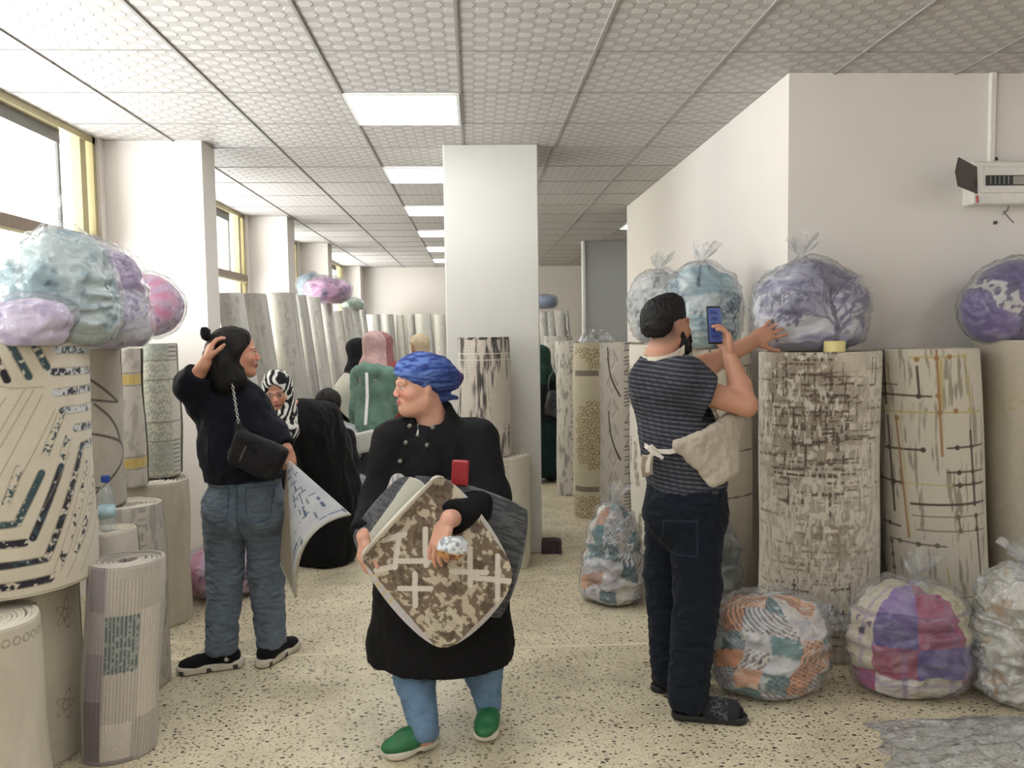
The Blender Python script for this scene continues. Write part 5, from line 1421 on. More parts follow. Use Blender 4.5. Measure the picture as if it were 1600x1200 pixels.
# buttons, zip pull
for px, py in ((640, 666), (676, 668), (634, 692), (667, 696), (625, 721), (662, 725)):
    p = A0(px, py, -.12); hit = coat.ray_cast(Vector(p - V(0, .5, 0)) - Vector(w0.location) * 0, Vector((0, 1, 0))) if False else None
    q = MB(); q.lathe(p, [(.001, .005), (.006, .0045), (.008, .002), (.008, -.02)], 16, R=np.array([[1, 0, 0], [0, 0, -1], [0, 1, 0]])); o = q.build('button', mat('pewter', (120, 118, 112), rough=.4, metal=.5), w0, smooth=True)
q = MB(); p = A0(653, 676, -.128); q.tube([p + V(0, 0, .03), p, p - V(.003, 0, .012)], [.003, .004, .0065], 8); q.build('zip_pull', mat('silver', (190, 190, 188), rough=.3, metal=.6), w0, smooth=True)

# clogs
def clog(root, heel, toe, up=0.0, name='clog'):
    heel = np.asarray(heel, float); toe = np.asarray(toe, float); d = unit((toe - heel) * V(1, 1, 0)); L = np.linalg.norm((toe - heel)[:2]); sd = np.cross(d, V(0, 0, 1)); R = np.stack([sd, d, V(0, 0, 1)], 1)
    z0 = min(heel[2], toe[2]); s = SDF(np.minimum(heel, toe) - .08, np.maximum(heel, toe) + V(.08, .08, .12), .0032)
    b = heel * (1, 1, 0); zz = lambda t: heel[2] + (toe[2] - heel[2]) * t
    G = lambda x, y, z: b + sd * x + d * (y * L) + V(0, 0, z + zz(y))
    s.cap(G(0, .16, .052), G(0, .66, .045), .036, .036, .02); s.ell(G(0, .74, .040), V(.044, .068, .030), R, .02); s.cap(G(0, .45, .052), G(0, .6, .052), .040, .038, .02)
    s.cut(G(0, .5, .022), V(0, 0, -1), .3); s.cap(G(0, .12, .105), G(0, .22, .098), .035, .034, .008, op='sub')
    up_ = s.mesh(name, M_RUBBER, root, cloth_paint((34, 104, 62), .08, .03, 6))
    s = SDF(np.minimum(heel, toe) - .08, np.maximum(heel, toe) + V(.08, .08, .12), .0034)
    s.cap(G(0, .12, .030), G(0, .36, .026), .039, .036, .01); s.cap(G(0, .36, .026), G(0, .72, .024), .036, .044, .02); s.ell(G(0, .80, .022), V(.046, .050, .03), R, .02)
    s.cut(G(0, .5, .030), V(0, 0, 1), .3); s.cut(G(0, .5, .004), V(0, 0, -1), .3); s.cap(G(-.08, .40, -.004), G(.08, .40, -.004), .016, .016, .008, op='sub')
    s.mesh('sole', M_RUBBER, up_, cloth_paint((206, 200, 184), .05, .03, 7))
clog(w0, fl(678, 1166, 0) + V(0, 0, .006), fl(606, 1186, 0) + V(0, 0, .0)); clog(w0, fl(768, 1133, 0) + V(0, 0, .02), fl(757, 1161, 0) + V(0, 0, .002))

# --- what she carries
M_RUG = mat('rug_sample', None, rough=.95, bump=(500, .0015), sheen=.2, var=(150, .05))
YR = 2.66
def mat_p(s_, t_):
    x = (s_ - .5); y = (t_ - .5); G = np.column_stack([s_, t_]); 
    n = fbm(G, .035, 4, 4); C = mixc((120, 104, 88), (202, 192, 170), ss(.47, .56, n) * .9)
    C = mixc(C, (86, 70, 58), ss(.52, .62, fbm(G, .1, 9)) * .7)
    C = mixc(C, (204, 196, 176), (fbm(G, .05, 12, 3) > .5) * (np.hypot(s_ - .80, t_ - .24) < .15) * .9)
    X = 145 * s_ + 141 * t_; Z = 183 * s_ - 145 * t_            # woven crosses stand upright when the rug hangs by its corner
    for x0, z0, x1, z1 in ((82, 55, 130, 55), (106, 32, 106, 82), (163, 28, 218, 30), (192, -6, 192, 50), (198, 38, 262, 44), (236, 5, 236, 72), (78, 12, 128, 12), (122, -36, 123, 18), (46, 26, 76, 20), (75, 22, 82, -28), (58, -20, 90, -29)):
        L2 = (x1 - x0) ** 2 + (z1 - z0) ** 2; tt = np.clip(((X - x0) * (x1 - x0) + (Z - z0) * (z1 - z0)) / L2, 0, 1)
        C = mixc(C, (216, 210, 200), (np.hypot(X - x0 - tt * (x1 - x0), Z - z0 - tt * (z1 - z0)) < 4.3) * .95)
    e = np.minimum(np.minimum(s_, 1 - s_), np.minimum(t_, 1 - t_)); C = mixc(C, (188, 184, 180), (e < .035) * .9); C = mixc(C, (196, 192, 196), (t_ < .065) * .95); C = mixc(C, (206, 180, 130), ((t_ < .065) & (s_ < .45) & (np.sin(s_ * 90) > .6)) * .7)
    return mixc(C, (206, 200, 186), ((s_ < .085) & (t_ > .0)) * .95)
def curl0(P, s_, t_, nr):
    # the upper left edge turns over and shows the backing
    k = np.clip((.14 - s_) / .14, 0, 1); return P + nr * (.05 * np.sin(k * 2.2))[:, None] + V(.028, 0, -.012) * (k ** 2)[:, None]
rg = thing('rug_sample', 'brown distressed rug sample with white crosses held in front of the black coat', 'rug', at(690, 880, YR))
sheet('rug', [at(686, 712, YR + .06), at(826, 904, YR + .02), at(690, 1040, YR + .04), at(540, 866, YR + .02)], mat_p, M_RUG, bulge=.035, rnd=.34, parent=rg, curl=curl0, n=200)
def grey_p(s_, t_):
    G = np.column_stack([s_, t_]); n = fbm(G * V(1, 1), (.09, .012), 7, 3); C = mixc((62, 64, 68), (92, 94, 98), ss(.4, .6, n)); e = np.minimum(np.minimum(s_, 1 - s_), np.minimum(t_, 1 - t_)); return mixc(C, (112, 116, 118), (e < .02) * .8)
sb = sheet('rug_sample', [at(640, 730, YR + .13), at(838, 790, YR + .11), at(790, 980, YR + .13), at(600, 910, YR + .12)], grey_p, M_RUG, bulge=.02, rnd=.22, n=110, back=(96, 98, 100))
tag(sb, 'dark grey ribbed rug sample behind the brown one, sticking out to its right', 'rug')
sb2 = sheet('rug_sample', [at(626, 736, YR + .09), at(680, 762, YR + .09), at(600, 915, YR + .075), at(540, 838, YR + .09)], lambda s_, t_: mixc(grey_p(s_, t_), (206, 204, 190), (s_ > .28) * .9), M_RUG, bulge=.03, rnd=.3, n=80, back=(96, 98, 100))
tag(sb2, 'curled grey rug sample with a white underside, left of the brown one', 'rug')
q = SDF(at(600, 800, YR + .05) - V(.05, .1, .05), at(625, 735, YR + .2) + V(.08, .12, .05), .004)
q.cap(at(606, 792, YR + .11), at(622, 752, YR + .14), .026, .028, .01)
o = q.mesh('rug_sample', M_RUG, None, lambda P, N: mixc((176, 168, 166), (110, 112, 118), (np.sin(P[:, 0] * 300 + P[:, 2] * 90) > .2) * .7)); tag(o, 'small rolled grey and white striped rug against the front of the black coat', 'rug')
# red pouch under the arm
pc = A0(719, 739, -.19)
q = MB(); q.box(pc, (.030, .010, .046), R=np.array(Matrix.Rotation(math.radians(4), 3, 'Y')), bev=.006); po = q.build('pouch', mat('red_leather', (150, 26, 38), rough=.4, coat=.2)); tag(po, 'small red pouch tucked under the arm of the woman in the blue cap', 'pouch')
# foil wrapped food in the hand
fc = at(706, 856, YR - .105)
s = SDF(fc - .09, fc + .09, .003); s.ell(fc, V(.052, .038, .042), None, .01)
fo = s.mesh('wrapped_food', mat('foil_and_bread', None, rough=.3, metal=.0, coat=.4, bump=(90, .006)), None, lambda P, N: mixc(mixc((214, 218, 222), (150, 154, 158), ss(.5, .6, vnoise(P, .012, 4))), mixc((196, 140, 84), (120, 62, 48), ss(.45, .6, vnoise(P, .016, 6))), ss(.002, -.008, P[:, 2] - fc[2] + .25 * (P[:, 0] - fc[0]) + .006)), lambda P, N: (vnoise(P, .012, 3) - .5) * .012)
tag(fo, 'foil wrapped bread roll held in the hand of the woman in the blue cap', 'food')
# ---------- the woman in jeans, seen from behind
Y1_ = 3.66
def A1(px, py, dY=0.0): return at(px, py, Y1_ + dY)
w1 = thing('person', 'woman in a navy sweater and jeans seen from behind, hand raised to her dark hair', 'person', (A1(380, 1000)[0], Y1_, 0))
R1_ = frame(unit(V(.96, .22, .02)), V(-.06, 0, 1)); h1 = A1(369, 553); K1 = .95
s = SDF(V(-1.75, 3.1, 0), V(-.6, 4.2, 1.62), .004)
head_sdf(s, h1, R1_, K1)
nk1 = A1(355, 610, .0); sL, sR = A1(322, 628, .03), A1(386, 628, .05)
ch1, pv1 = A1(364, 670, .02), A1(382, 765, .02)
s.cap(h1 + R1_ @ V(0, -.03, -.06), nk1, .05, .055, .03); s.cap(nk1, ch1, .05, .11, .04, (V(0, 1, 0), .7)); s.cap(ch1, pv1, .11, .13, .05, (V(0, 1, 0), .7)); s.cap(sL, sR, .045, .045, .04)
eL1, wL1 = A1(299, 602, -.08), A1(321, 566, -.13)
eR1, wR1 = A1(422, 676, .05), A1(448, 703, -.02)
s.chain([sL, eL1, wL1], [.05, .040, .026], .02); s.chain([sR, eR1, wR1], [.05, .04, .027], .02)
hand_sdf(s, wL1, unit(V(.22, .3, .9)), unit(V(.8, .5, -.2)), thumb=-1, curl=.5, k=.9)
hand_sdf(s, wR1, unit(V(.25, -.3, -.9)), unit(V(-.4, .9, .2)), thumb=-1, curl=1.35, k=.78, r=.0095)
hpL, hpR = A1(350, 790, .02), A1(415, 790, .03)
kL1, kR1 = A1(352, 895, .0), A1(416, 892, .02)
aL1, aR1 = fl(346, 1010, .10) , fl(424, 1003, .09)
s.chain([hpL, kL1, aL1], [.08, .05, .032], .03); s.chain([hpR, kR1, aR1], [.08, .05, .032], .03)
s.cap(aL1 - V(0, 0, .05), aL1 + V(-.09, -.03, -.065), .024, .020, .02); s.cap(aR1 - V(0, 0, .05), aR1 + V(.04, .07, -.06), .024, .02, .02)
s.mesh('body', M_SKIN, w1, skin_paint([(h1, R1_, K1)], base=(196, 142, 118), lips=(160, 84, 78), brow=(40, 30, 28), blush=.5))
eyes(w1, h1, R1_, K1)
# sweater
NAVY = (14, 17, 27)
s = SDF(V(-1.8, 3.1, .6), V(-.6, 4.2, 1.45), .0048)
s.cap(A1(355, 607, .01), A1(360, 640, .02), .066, .10, .05, (V(0, 1, 0), .8)); s.cap(sL, sR, .072, .078, .05)
s.cap(A1(358, 640, .02), A1(372, 700, .02), .138, .16, .06, (V(0, 1, 0), .72)); s.cap(A1(376, 700, .02), A1(381, 745, .02), .165, .170, .05, (V(0, 1, 0), .76))
s.cut(A1(380, 748, .0), V(.02, 0, -1), .4)
s.chain([sL, eL1, eL1 + (wL1 - eL1) * .55], [.074, .062, .052], .04); s.cut(eL1 + (wL1 - eL1) * .5, wL1 - eL1, .09)
s.chain([sR, eR1, wR1], [.070, .064, .046], .04); s.cut(wR1 + (eR1 - wR1) * .12, wR1 - eR1, .08)
s.cap(A1(352, 592, .0), A1(356, 612, .0), .055, .052, .012, op='sub')
s.mesh('sweater', M_KNIT, w1, cloth_paint(NAVY, .15, .05, 3), fold_disp(.010, (1, 1, .8), .10, 12))
# jeans
s = SDF(V(-1.6, 3.3, .05), V(-.7, 4.1, .95), .0045)
s.cap(A1(382, 752, .02), A1(383, 785, .02), .158, .165, .04, (V(0, 1, 0), .72)); s.ell(A1(352, 800, -.03), V(.092, .10, .11), None, .04); s.ell(A1(414, 800, -.02), V(.092, .10, .11), None, .04)
s.chain([hpL, kL1, aL1 + V(0, 0, .0)], [.096, .078, .066], .02); s.chain([hpR, kR1, aR1], [.096, .078, .062], .02)
s.cut(aL1 + V(0, 0, -.02), V(0, 0, -1), .14); s.cut(aR1 + V(0, 0, -.015), V(.1, 0, -1), .14); s.cut(A1(382, 743, 0), V(0, 0, 1), .3)
def jp(P, N, C):
    x = P[:, 0] - A1(383, 800)[0]; z = P[:, 2]; back = P[:, 1] < Y1_
    C = mixc(C, (58, 74, 94), ((np.abs(x + .005) < .004) & (z < A1(0, 745)[2]) & (z > A1(0, 850)[2]) & back) * .8)
    z0 = A1(0, 765)[2]
    for cx in (-.095, .09):
        d = np.abs(x - cx); e = ((np.abs(d - .055 + .25 * np.maximum(0, z0 - .1 - z)) < .003) & (z < z0) & (z > z0 - .14)) | ((np.abs(z - z0) < .003) & (d < .055)) | ((np.abs(z - (z0 - .15) - d * .3 ) < .004) & (d < .05))
        C = mixc(C, (60, 76, 96), (e & back) * .85)
    return mixc(C, (62, 78, 98), ((np.abs(z - A1(0, 757)[2]) < .003)) * .7)
s.mesh('jeans', M_DENIM, w1, cloth_paint((92, 103, 114), .12, .04, 5, jp), fold_disp(.007, (1, 1, 2.2), .06, 15))
# hair
s = SDF(h1 - .25, h1 + .22, .004)
G1_ = lambda x, y, z: h1 + R1_ @ (V(x, y, z) * K1)
s.ell(G1_(0, -.022, .052), V(.083, .098, .080) * K1, R1_, .01)
s.ell(G1_(-.02, -.075, -.02), V(.085, .07, .10) * K1, R1_, .04); s.cap(G1_(-.03, -.07, -.06), G1_(-.045, -.045, -.13), .075, .06, .04)
s.cap(G1_(-.06, -.01, -.03), G1_(-.07, .0, -.12), .035, .045, .03); s.cap(G1_(-.035, .035, .085), G1_(-.075, .01, .01), .03, .03, .02)
s.ell(G1_(-.03, .115, -.02), V(.09, .06, .085) * K1, R1_, .02, 'sub'); s.ell(G1_(-.088, .055, -.03), V(.03, .045, .05), R1_, .02, 'sub')
s.mesh('hair', M_HAIR, w1, cloth_paint((13, 11, 11), .2, .02, 4), lambda P, N: (vnoise(P * V(1, 1, .25), .008, 3) - .5) * .006)
s = SDF(A1(320, 526) - .13, A1(320, 526) + .1, .003); c_ = A1(321, 521, -.06); s.ell(c_, V(.024, .024, .030), None, .01)
o = s.mesh('scrunchie', M_KNIT, None, flat((18, 18, 22)), lambda P, N: (vnoise(P, .012, 5) - .5) * .01); tag(o, 'black hair scrunchie held up beside the dark hair', 'scrunchie')
# trainers
def trainer(root, ank, d, K=1.0, name='trainer'):
    d = unit(d * V(1, 1, 0)); sd = np.cross(d, V(0, 0, 1)); R = np.stack([sd, d, V(0, 0, 1)], 1); b = ank * (1, 1, 0)
    G = lambda x, y, z: b + sd * x * K + d * y * K + V(0, 0, z * K)
    s = SDF(b - V(.2, .2, .0), b + V(.2, .2, .2), .0032)
    s.cap(G(0, -.04, .055), G(0, .0, .10), .038, .036, .02); s.cap(G(0, -.03, .052), G(0, .10, .045), .038, .034, .03); s.ell(G(0, .13, .042), V(.040, .055, .028) * K, R, .02)
    s.cut(G(0, .03, .026), V(0, 0, -1), .3); s.cut(G(0, -.02, .125), V(0, 0, 1), .2)
    up_ = s.mesh(name, M_CLOTH, root, lambda P, N: mixc((20, 19, 22), (206, 204, 200), ((np.linalg.norm((P - G(-.038, -.02, .055)) , axis=1) < .011)) * .9))
    s = SDF(b - V(.22, .22, .02), b + V(.22, .22, .1), .0032)
    s.cap(G(0, -.055, .022), G(0, .05, .020), .043, .036, .01); s.cap(G(0, .05, .02), G(0, .14, .020), .036, .042, .02); s.ell(G(0, .165, .024), V(.036, .03, .02), R, .01)
    s.cut(G(0, 0, .040), V(0, 0, 1), .3); s.cut(G(0, 0, .003), V(0, 0, -1), .3); s.cap(G(-.08, .05, -.002), G(.08, .05, -.002), .012, .012, .008, op='sub')
    s.mesh('sole', M_RUBBER, up_, lambda P, N: mixc((204, 198, 184), (40, 38, 38), (np.abs(np.sin(((P - b) @ d) * 28)) > .96) * (P[:, 2] < .026) * .9))
trainer(w1, aL1, V(-.95, -.30, 0), .98); trainer(w1, aR1, V(.42, .9, 0), .95)
# bag with its chain
bg_ = thing('crossbody_bag', 'black crossbody bag on a silver chain across the back of the navy sweater', 'bag', A1(395, 720, -.2))
s = SDF(A1(400, 705, -.16) - .2, A1(400, 705, -.16) + .2, .004)
c_ = A1(402, 712, -.165); Rb = np.array(Matrix.Rotation(math.radians(24), 3, 'Y'))
s.box(c_, V(.115, .028, .078), Rb, .024, .01); s.cap(A1(372, 662, -.15), A1(380, 690, -.155), .014, .03, .02)
def bgp(P, N):
    Q = (P - c_) @ Rb; return mixc((24, 23, 25), (130, 128, 124), ((np.abs(Q[:, 0] + .055) < .002) & (np.abs(Q[:, 2] + .01) < .035)) * .8)
s.mesh('bag_body', fabric('black_nylon', rough=.7, scale=80, d=.003), bg_, bgp, fold_disp(.006, (1, 1, 1), .06, 3))
q = MB(); a_, b_ = A1(363, 600, -.125), A1(373, 663, -.16)
for i in range(15):
    t0 = i / 15; p0 = a_ + (b_ - a_) * t0; p1 = a_ + (b_ - a_) * (i + 1.15) / 15; d = unit(p1 - p0); sd = unit(np.cross(d, V(0, 1, 0))) if i % 2 else V(0, 1, 0); sd = unit(sd - d * (sd @ d)); r_ = .0055
    L = np.linalg.norm(p1 - p0) / 2; m = (p0 + p1) / 2
    q.tube([m + d * L * math.cos(w) + sd * r_ * math.sin(w) for w in np.linspace(0, 2 * math.pi, 11)], .0016, 5, cap=False)
q.build('chain', mat('bright_chain', (206, 204, 200), rough=.25, metal=.7), bg_, smooth=True)
q = MB(); q.tube([A1(363, 600, -.125), A1(350, 600, -.03), A1(372, 602, .12)], .004, 6); q.build('strap', mat('black_strap', (24, 24, 26), rough=.6), bg_, smooth=True)
# folded rug sample hanging from her hand
def blue_p(s_, t_):
    G = np.column_stack([s_, t_]); C = mixc((206, 206, 206), (182, 186, 196), fbm(G, .12, 4)); C = mixc(C, (206, 198, 176), (t_ < .05) * .7)
    rnd = random.Random(6); k = np.zeros(len(s_))
    for i in range(60):
        x, y = rnd.random(), rnd.random(); L = rnd.uniform(.05, .16); a = rnd.choice((0, 1))
        d = (np.abs(s_ - x) < .010) & (np.abs(t_ - y) < L * .6) if a else (np.abs(t_ - y) < .008) & (np.abs(s_ - x) < L)
        k = np.maximum(k, d * (vnoise(G, .03, 5) > .35))
    return mixc(C, (66, 82, 112), k * .85)
n = 70; g = np.linspace(0, 1, n); U_, W_ = np.meshgrid(g, g); u_, w_ = U_.ravel(), W_.ravel()
YB = 3.60
apex = at(452, 722, YB); tipR = at(547, 806, YB - .02); low = at(468, 928, YB + .02); lowL = at(441, 880, YB + .05)
# a cone-like fold: from the hand fanning down, its lower right edge curling under
e0 = np.array([lowL * (1 - t) + low * t for t in np.minimum(w_ * 3, 1)]); tt = np.clip((w_ - .333) / .667, 0, 1)
arc = np.array([low * (1 - t) ** 2 + 2 * t * (1 - t) * at(462, 815, YB - .14) + tipR * t ** 2 for t in tt]); base = np.where((w_ < .333)[:, None], e0, arc)
P = apex + (base - apex) * (u_ ** .9)[:, None]
P[:, 1] -= .05 * np.sin(np.pi * w_) * u_
i = np.arange(n * n).reshape(n, n); F = np.stack([i[:-1, :-1], i[:-1, 1:], i[1:, 1:], i[1:, :-1]], -1).reshape(-1, 4)
C = blue_p(w_, u_); C = mixc(C, (150, 138, 118), (w_ < .30) * 1.0); C = mixc(C, (192, 188, 176), (u_ > .965) * 1.0)
rgb_ = mesh_from('rug_sample', P, F, C, M_RUG, True); so = rgb_.modifiers.new('thickness', 'SOLIDIFY'); so.thickness = .014; so.offset = 1
tag(rgb_, 'white rug sample with blue lines hanging from the hand of the woman in jeans', 'rug')
# ---------- the man photographing the bag
Y7 = 3.20
def A7(px, py, dY=0.0): return at(px, py, Y7 + dY)
m0 = thing('person', 'bearded man in a striped T-shirt and beige apron raising a phone, seen from behind', 'person', (A7(1075, 1000)[0], Y7, 0))
R7 = frame(unit(V(.88, .45, .14)), V(-.10, -.05, 1)); h7 = A7(1043, 512, .02); K7 = 1.0
s = SDF(V(.45, 2.7, 0), V(1.65, 3.78, 1.75), .004)
head_sdf(s, h7, R7, K7)
nk7 = A7(1032, 566, .0); s7L, s7R = A7(1034, 588, .16), A7(1066, 592, -.10)
s7F = A7(1012, 592, -.02)
ch7, pv7 = A7(1055, 660, .0), A7(1070, 775, .0)
s.cap(h7 + R7 @ V(0, -.03, -.05), nk7, .054, .060, .03)
s.cap(nk7, ch7, .06, .11, .05, (V(0, 1, 0), .85)); s.cap(ch7, pv7, .11, .12, .05); s.cap(s7F, s7R, .055, .055, .04); s.cap(s7R, s7L, .05, .05, .04)
# near (right) arm: elbow out to the right, forearm rising to the phone
e7, k7w = A7(1166, 634, -.14), A7(1140, 556, -.04)
s.chain([A7(1080, 606, -.10), e7], [.056, .043], .03); s.cap(e7, e7 + (k7w - e7) * .4, .043, .043, .015); s.cap(e7 + (k7w - e7) * .4, k7w, .043, .028, .02)
hd = unit(V(-.10, .12, 1)); hand_sdf(s, k7w, hd, unit(V(-.92, .1, .1)), thumb=-1, curl=.62, k=1.0, curls=[.45, .6, .65, .7], r=.0092)
# far (left) arm: reaching forward to the bag
e7b, w7b = A7(1100, 574, .20), A7(1176, 534, .26)
s.chain([s7L, e7b, w7b], [.056, .050, .032], .03); hand_sdf(s, w7b, unit(V(.80, .10, .42)), unit(V(.35, .9, -.25)), thumb=-1, curl=.10, k=1.0, spread=.16, r=.009)
h7N, h7F = A7(1085, 790, -.06), A7(1050, 790, .07)
k7N, k7F = A7(1090, 915, -.10), A7(1040, 905, .08)
a7N, a7F = fl(1074, 1090, .085), fl(1044, 1052, .085)
s.chain([h7N, k7N, a7N], [.085, .045, .022], .02); s.chain([h7F, k7F, a7F], [.085, .045, .022], .03)
t7N, t7F = fl(1128, 1110, .045), fl(1080, 1058, .045)
s.cap(a7N - V(0, 0, .045), t7N, .018, .012, .01); s.cap(a7F - V(0, 0, .045), t7F, .018, .014, .01)
def man_skin(P, N):
    C = skin_paint([(h7, R7, K7)], base=(186, 136, 112), lips=(150, 92, 84), brow=(26, 22, 22), blush=.2, beard=None)(P, N)
    Q = (P - h7) @ R7; fade = ss(.0, .03, -(Q[:, 1]) ) * ss(-.075, -.02, Q[:, 2]) * (np.linalg.norm(Q, axis=1) < .14)
    return mixc(C, (92, 74, 66), fade * .65)
s.mesh('body', M_SKIN, m0, man_skin); eyes(m0, h7, R7, K7)
G7 = lambda x, y, z: h7 + R7 @ (V(x, y, z) * K7)
s = SDF(h7 - .22, h7 + .22, .0036)
s.ell(G7(0, -.014, .056), V(.079, .098, .078), R7, .01); s.ell(G7(0, -.06, .02), V(.070, .058, .062), R7, .02); s.ell(G7(0, .030, .100), V(.055, .045, .034), R7, .03)
s.ell(G7(0, .112, -.005), V(.1, .078, .092), R7, .008, 'sub')
for q_ in (-1, 1): s.ell(G7(.09 * q_, .03, -.02), V(.04, .055, .055), R7, .012, 'sub')
s.cut(G7(0, -.08, -.028), R7 @ V(0, -.1, -1), .12)
s.mesh('hair', M_HAIR, m0, cloth_paint((22, 20, 21), .2, .02, 5), lambda P, N: (vnoise(P, .009, 3) - .5) * .007)
s = SDF(h7 - .22, h7 + .22, .0034)
for q_ in (-1, 1):
    s.cap(G7(.066 * q_, .012, -.03), G7(.055 * q_, .018, -.066), .013, .022, .012); s.cap(G7(.055 * q_, .018, -.066), G7(.012 * q_, .070, -.095), .024, .026, .015); s.cap(G7(.03 * q_, .082, -.048), G7(.032 * q_, .080, -.07), .009, .012, .01)
s.ell(G7(0, .074, -.100), V(.034, .028, .026), R7, .012); s.cap(G7(-.024, .092, -.043), G7(.024, .092, -.043), .007, .007, .006)
s.mesh('beard', M_HAIR, m0, cloth_paint((26, 22, 22), .2, .02, 6), lambda P, N: (vnoise(P, .007, 3) - .5) * .005)
# T-shirt
s = SDF(V(.45, 2.8, .75), V(1.6, 3.7, 1.48), .0036)
s.cap(A7(1033, 567, .0), A7(1040, 600, .01), .074, .12, .05, (V(0, 1, 0), .9)); s.cap(s7F, s7R, .075, .080, .05); s.cap(s7R, s7L, .07, .075, .05)
s.cap(A7(1046, 625, .02), A7(1062, 690, .01), .150, .150, .06, (V(.6, -.8, 0), .92)); s.cap(A7(1062, 690, .01), A7(1074, 752, .0), .150, .158, .05)
s.cap(A7(1078, 600, -.10), A7(1114, 622, -.125), .082, .076, .04); s.cut(A7(1108, 618, -.12), e7 - A7(1080, 606, -.10), .11)
s.cap(s7L, s7L + (e7b - s7L) * .6, .068, .062, .03); s.cut(s7L + (e7b - s7L) * .5, e7b - s7L, .08)
s.cut(A7(1072, 766, 0), V(.05, 0, -1), .4); s.cap(A7(1030, 548, .0), A7(1033, 572, .0), .066, .064, .01, op='sub')
def stripes(P, N, C):
    z = P[:, 2] + .10 * (P[:, 0] - .8) + .05 * np.abs(P[:, 1] - Y7)
    arm = P[:, 0] > A7(1082, 0)[0]
    w = ((z / .0175) % 1); return mixc(C, (98, 100, 108), ss(.20, .10, np.abs(w - .5)) * .85)
s.mesh('t_shirt', M_CLOTH, m0, cloth_paint((44, 46, 54), .10, .05, 3, stripes), fold_disp(.007, (1, 1, 1.2), .08, 21))
# trousers
s = SDF(V(.45, 2.7, .02), V(1.45, 3.6, .95), .0046)
s.cap(A7(1073, 762, .0), A7(1072, 800, .0), .155, .165, .04); s.ell(A7(1048, 800, -.04), V(.10, .11, .10), None, .04)
s.chain([h7N, k7N, a7N], [.112, .090, .070], .02); s.chain([h7F, k7F, a7F], [.108, .086, .064], .02)
s.cut(a7N + V(0, 0, -.035), V(-.1, 0, -1), .15); s.cut(a7F + V(0, 0, -.035), V(0, 0, -1), .15); s.cut(A7(1072, 756, 0), V(0, 0, 1), .35)
def tp_(P, N, C):
    z = P[:, 2]; c_ = A7(1062, 840, -.15); q_ = np.abs(P[:, 0] - c_[0]); f_ = P[:, 1] < Y7 - .05
    e = ((np.abs(q_ - .062) < .002) & (np.abs(z - c_[2]) < .07)) | ((np.abs(z - c_[2] + .07 - q_ * -.0) < .002) & (q_ < .062)) | ((np.abs(z - c_[2] - .07) < .002) & (q_ < .062))
    return mixc(C, (48, 60, 78), (e & f_) * .8)
s.mesh('trousers', M_CLOTH, m0, cloth_paint((15, 22, 33), .15, .05, 5, tp_), fold_disp(.007, (1, 1, 2.0), .07, 22))
# apron: neck band, tie with a bow, cloth hanging in front
CB = (178, 168, 154)
s = SDF(V(.6, 2.85, .7), V(1.6, 3.6, 1.45), .0042)
apr = [at(1150, 652, Y7 - .10), at(1146, 735, Y7 - .10), at(1112, 762, Y7 - .17), at(1052, 693, Y7 - .165), at(1104, 668, Y7 - .19)]
s.d[:] = 9
tri = [A7(1138, 655, -.10), A7(1142, 730, -.10), A7(1112, 752, -.155), A7(1060, 696, -.165)]
for a_, b_ in ((0, 1), (1, 2), (2, 3), (3, 0), (0, 2), (1, 3)): s.cap(tri[a_], tri[b_], .010, .010, .03)
for i in range(9):
    for j in range(9):
        u, v = i / 8, j / 8; p = (tri[0] * (1 - u) + tri[1] * u) * (1 - v) + (tri[3] * (1 - u) + tri[2] * u) * v
        p = p + V(0, -.022 * math.sin(math.pi * v), 0); s.cap(p, p + V(.012, 0, .0), .016, .016, .012)
s.cap(A7(1144, 655, -.06), A7(1140, 735, -.06), .03, .03, .03)
ap = s.mesh('apron', M_CLOTH, m0, cloth_paint(CB, .08, .06, 3), fold_disp(.006, (1, 1, 1), .05, 5))
q = MB(); 
def band(pts, w, th, col=None):
    pts = [np.asarray(p, float) for p in pts]; v = []
    for i, p in enumerate(pts):
        d = unit(pts[min(i + 1, len(pts) - 1)] - pts[max(i - 1, 0)]); n_ = V(0, -1, 0) if abs(d[1]) < .8 else V(-1, 0, 0); u_ = unit(np.cross(d, n_)); n_ = np.cross(u_, d)
        for a, b in ((-1, -1), (1, -1), (1, 1), (-1, 1)): v.append(p + u_ * w * a + n_ * th * b)
    f = [(4 * i + k, 4 * i + (k + 1) % 4, 4 * i + 4 + (k + 1) % 4, 4 * i + 4 + k) for i in range(len(pts) - 1) for k in range(4)] + [(3, 2, 1, 0), tuple(4 * len(pts) - 4 + k for k in range(4))]
    q.add(v, f)
cN = A7(1034, 556, .0)
band([cN + V(.088 * math.cos(a), .088 * math.sin(a), .022 + .03 * math.sin(a) - .022 * math.cos(a) * -1) for a in np.linspace(-2.9, .4, 16)], .014, .003)
q.build('neck_band', mat('cream_cotton_band', (206, 196, 180), rough=.9), ap, smooth=False)
q = MB(); band([A7(1064, 702, -.168), A7(1046, 706, -.172), A7(1026, 705, -.165), A7(1013, 700, -.13), A7(1008, 696, -.05)], .009, .003)
band([A7(1026, 706, -.172), A7(1016, 712, -.175), A7(1012, 726, -.17), A7(1012, 738, -.165)], .007, .003)
band([A7(1026, 705, -.175), A7(1018, 697, -.185), A7(1012, 700, -.182), A7(1020, 708, -.18), A7(1030, 712, -.18), A7(1036, 716, -.178)], .007, .003)
q.build('apron_tie', mat('white_cotton_tape', (214, 208, 200), rough=.9), ap)
q = MB(); band([A7(1012, 712, -.13), A7(1010, 730, -.11), A7(1012, 742, -.08)], .022, .006); q.build('apron_corner', mat('beige_cotton', CB, rough=.9), ap)
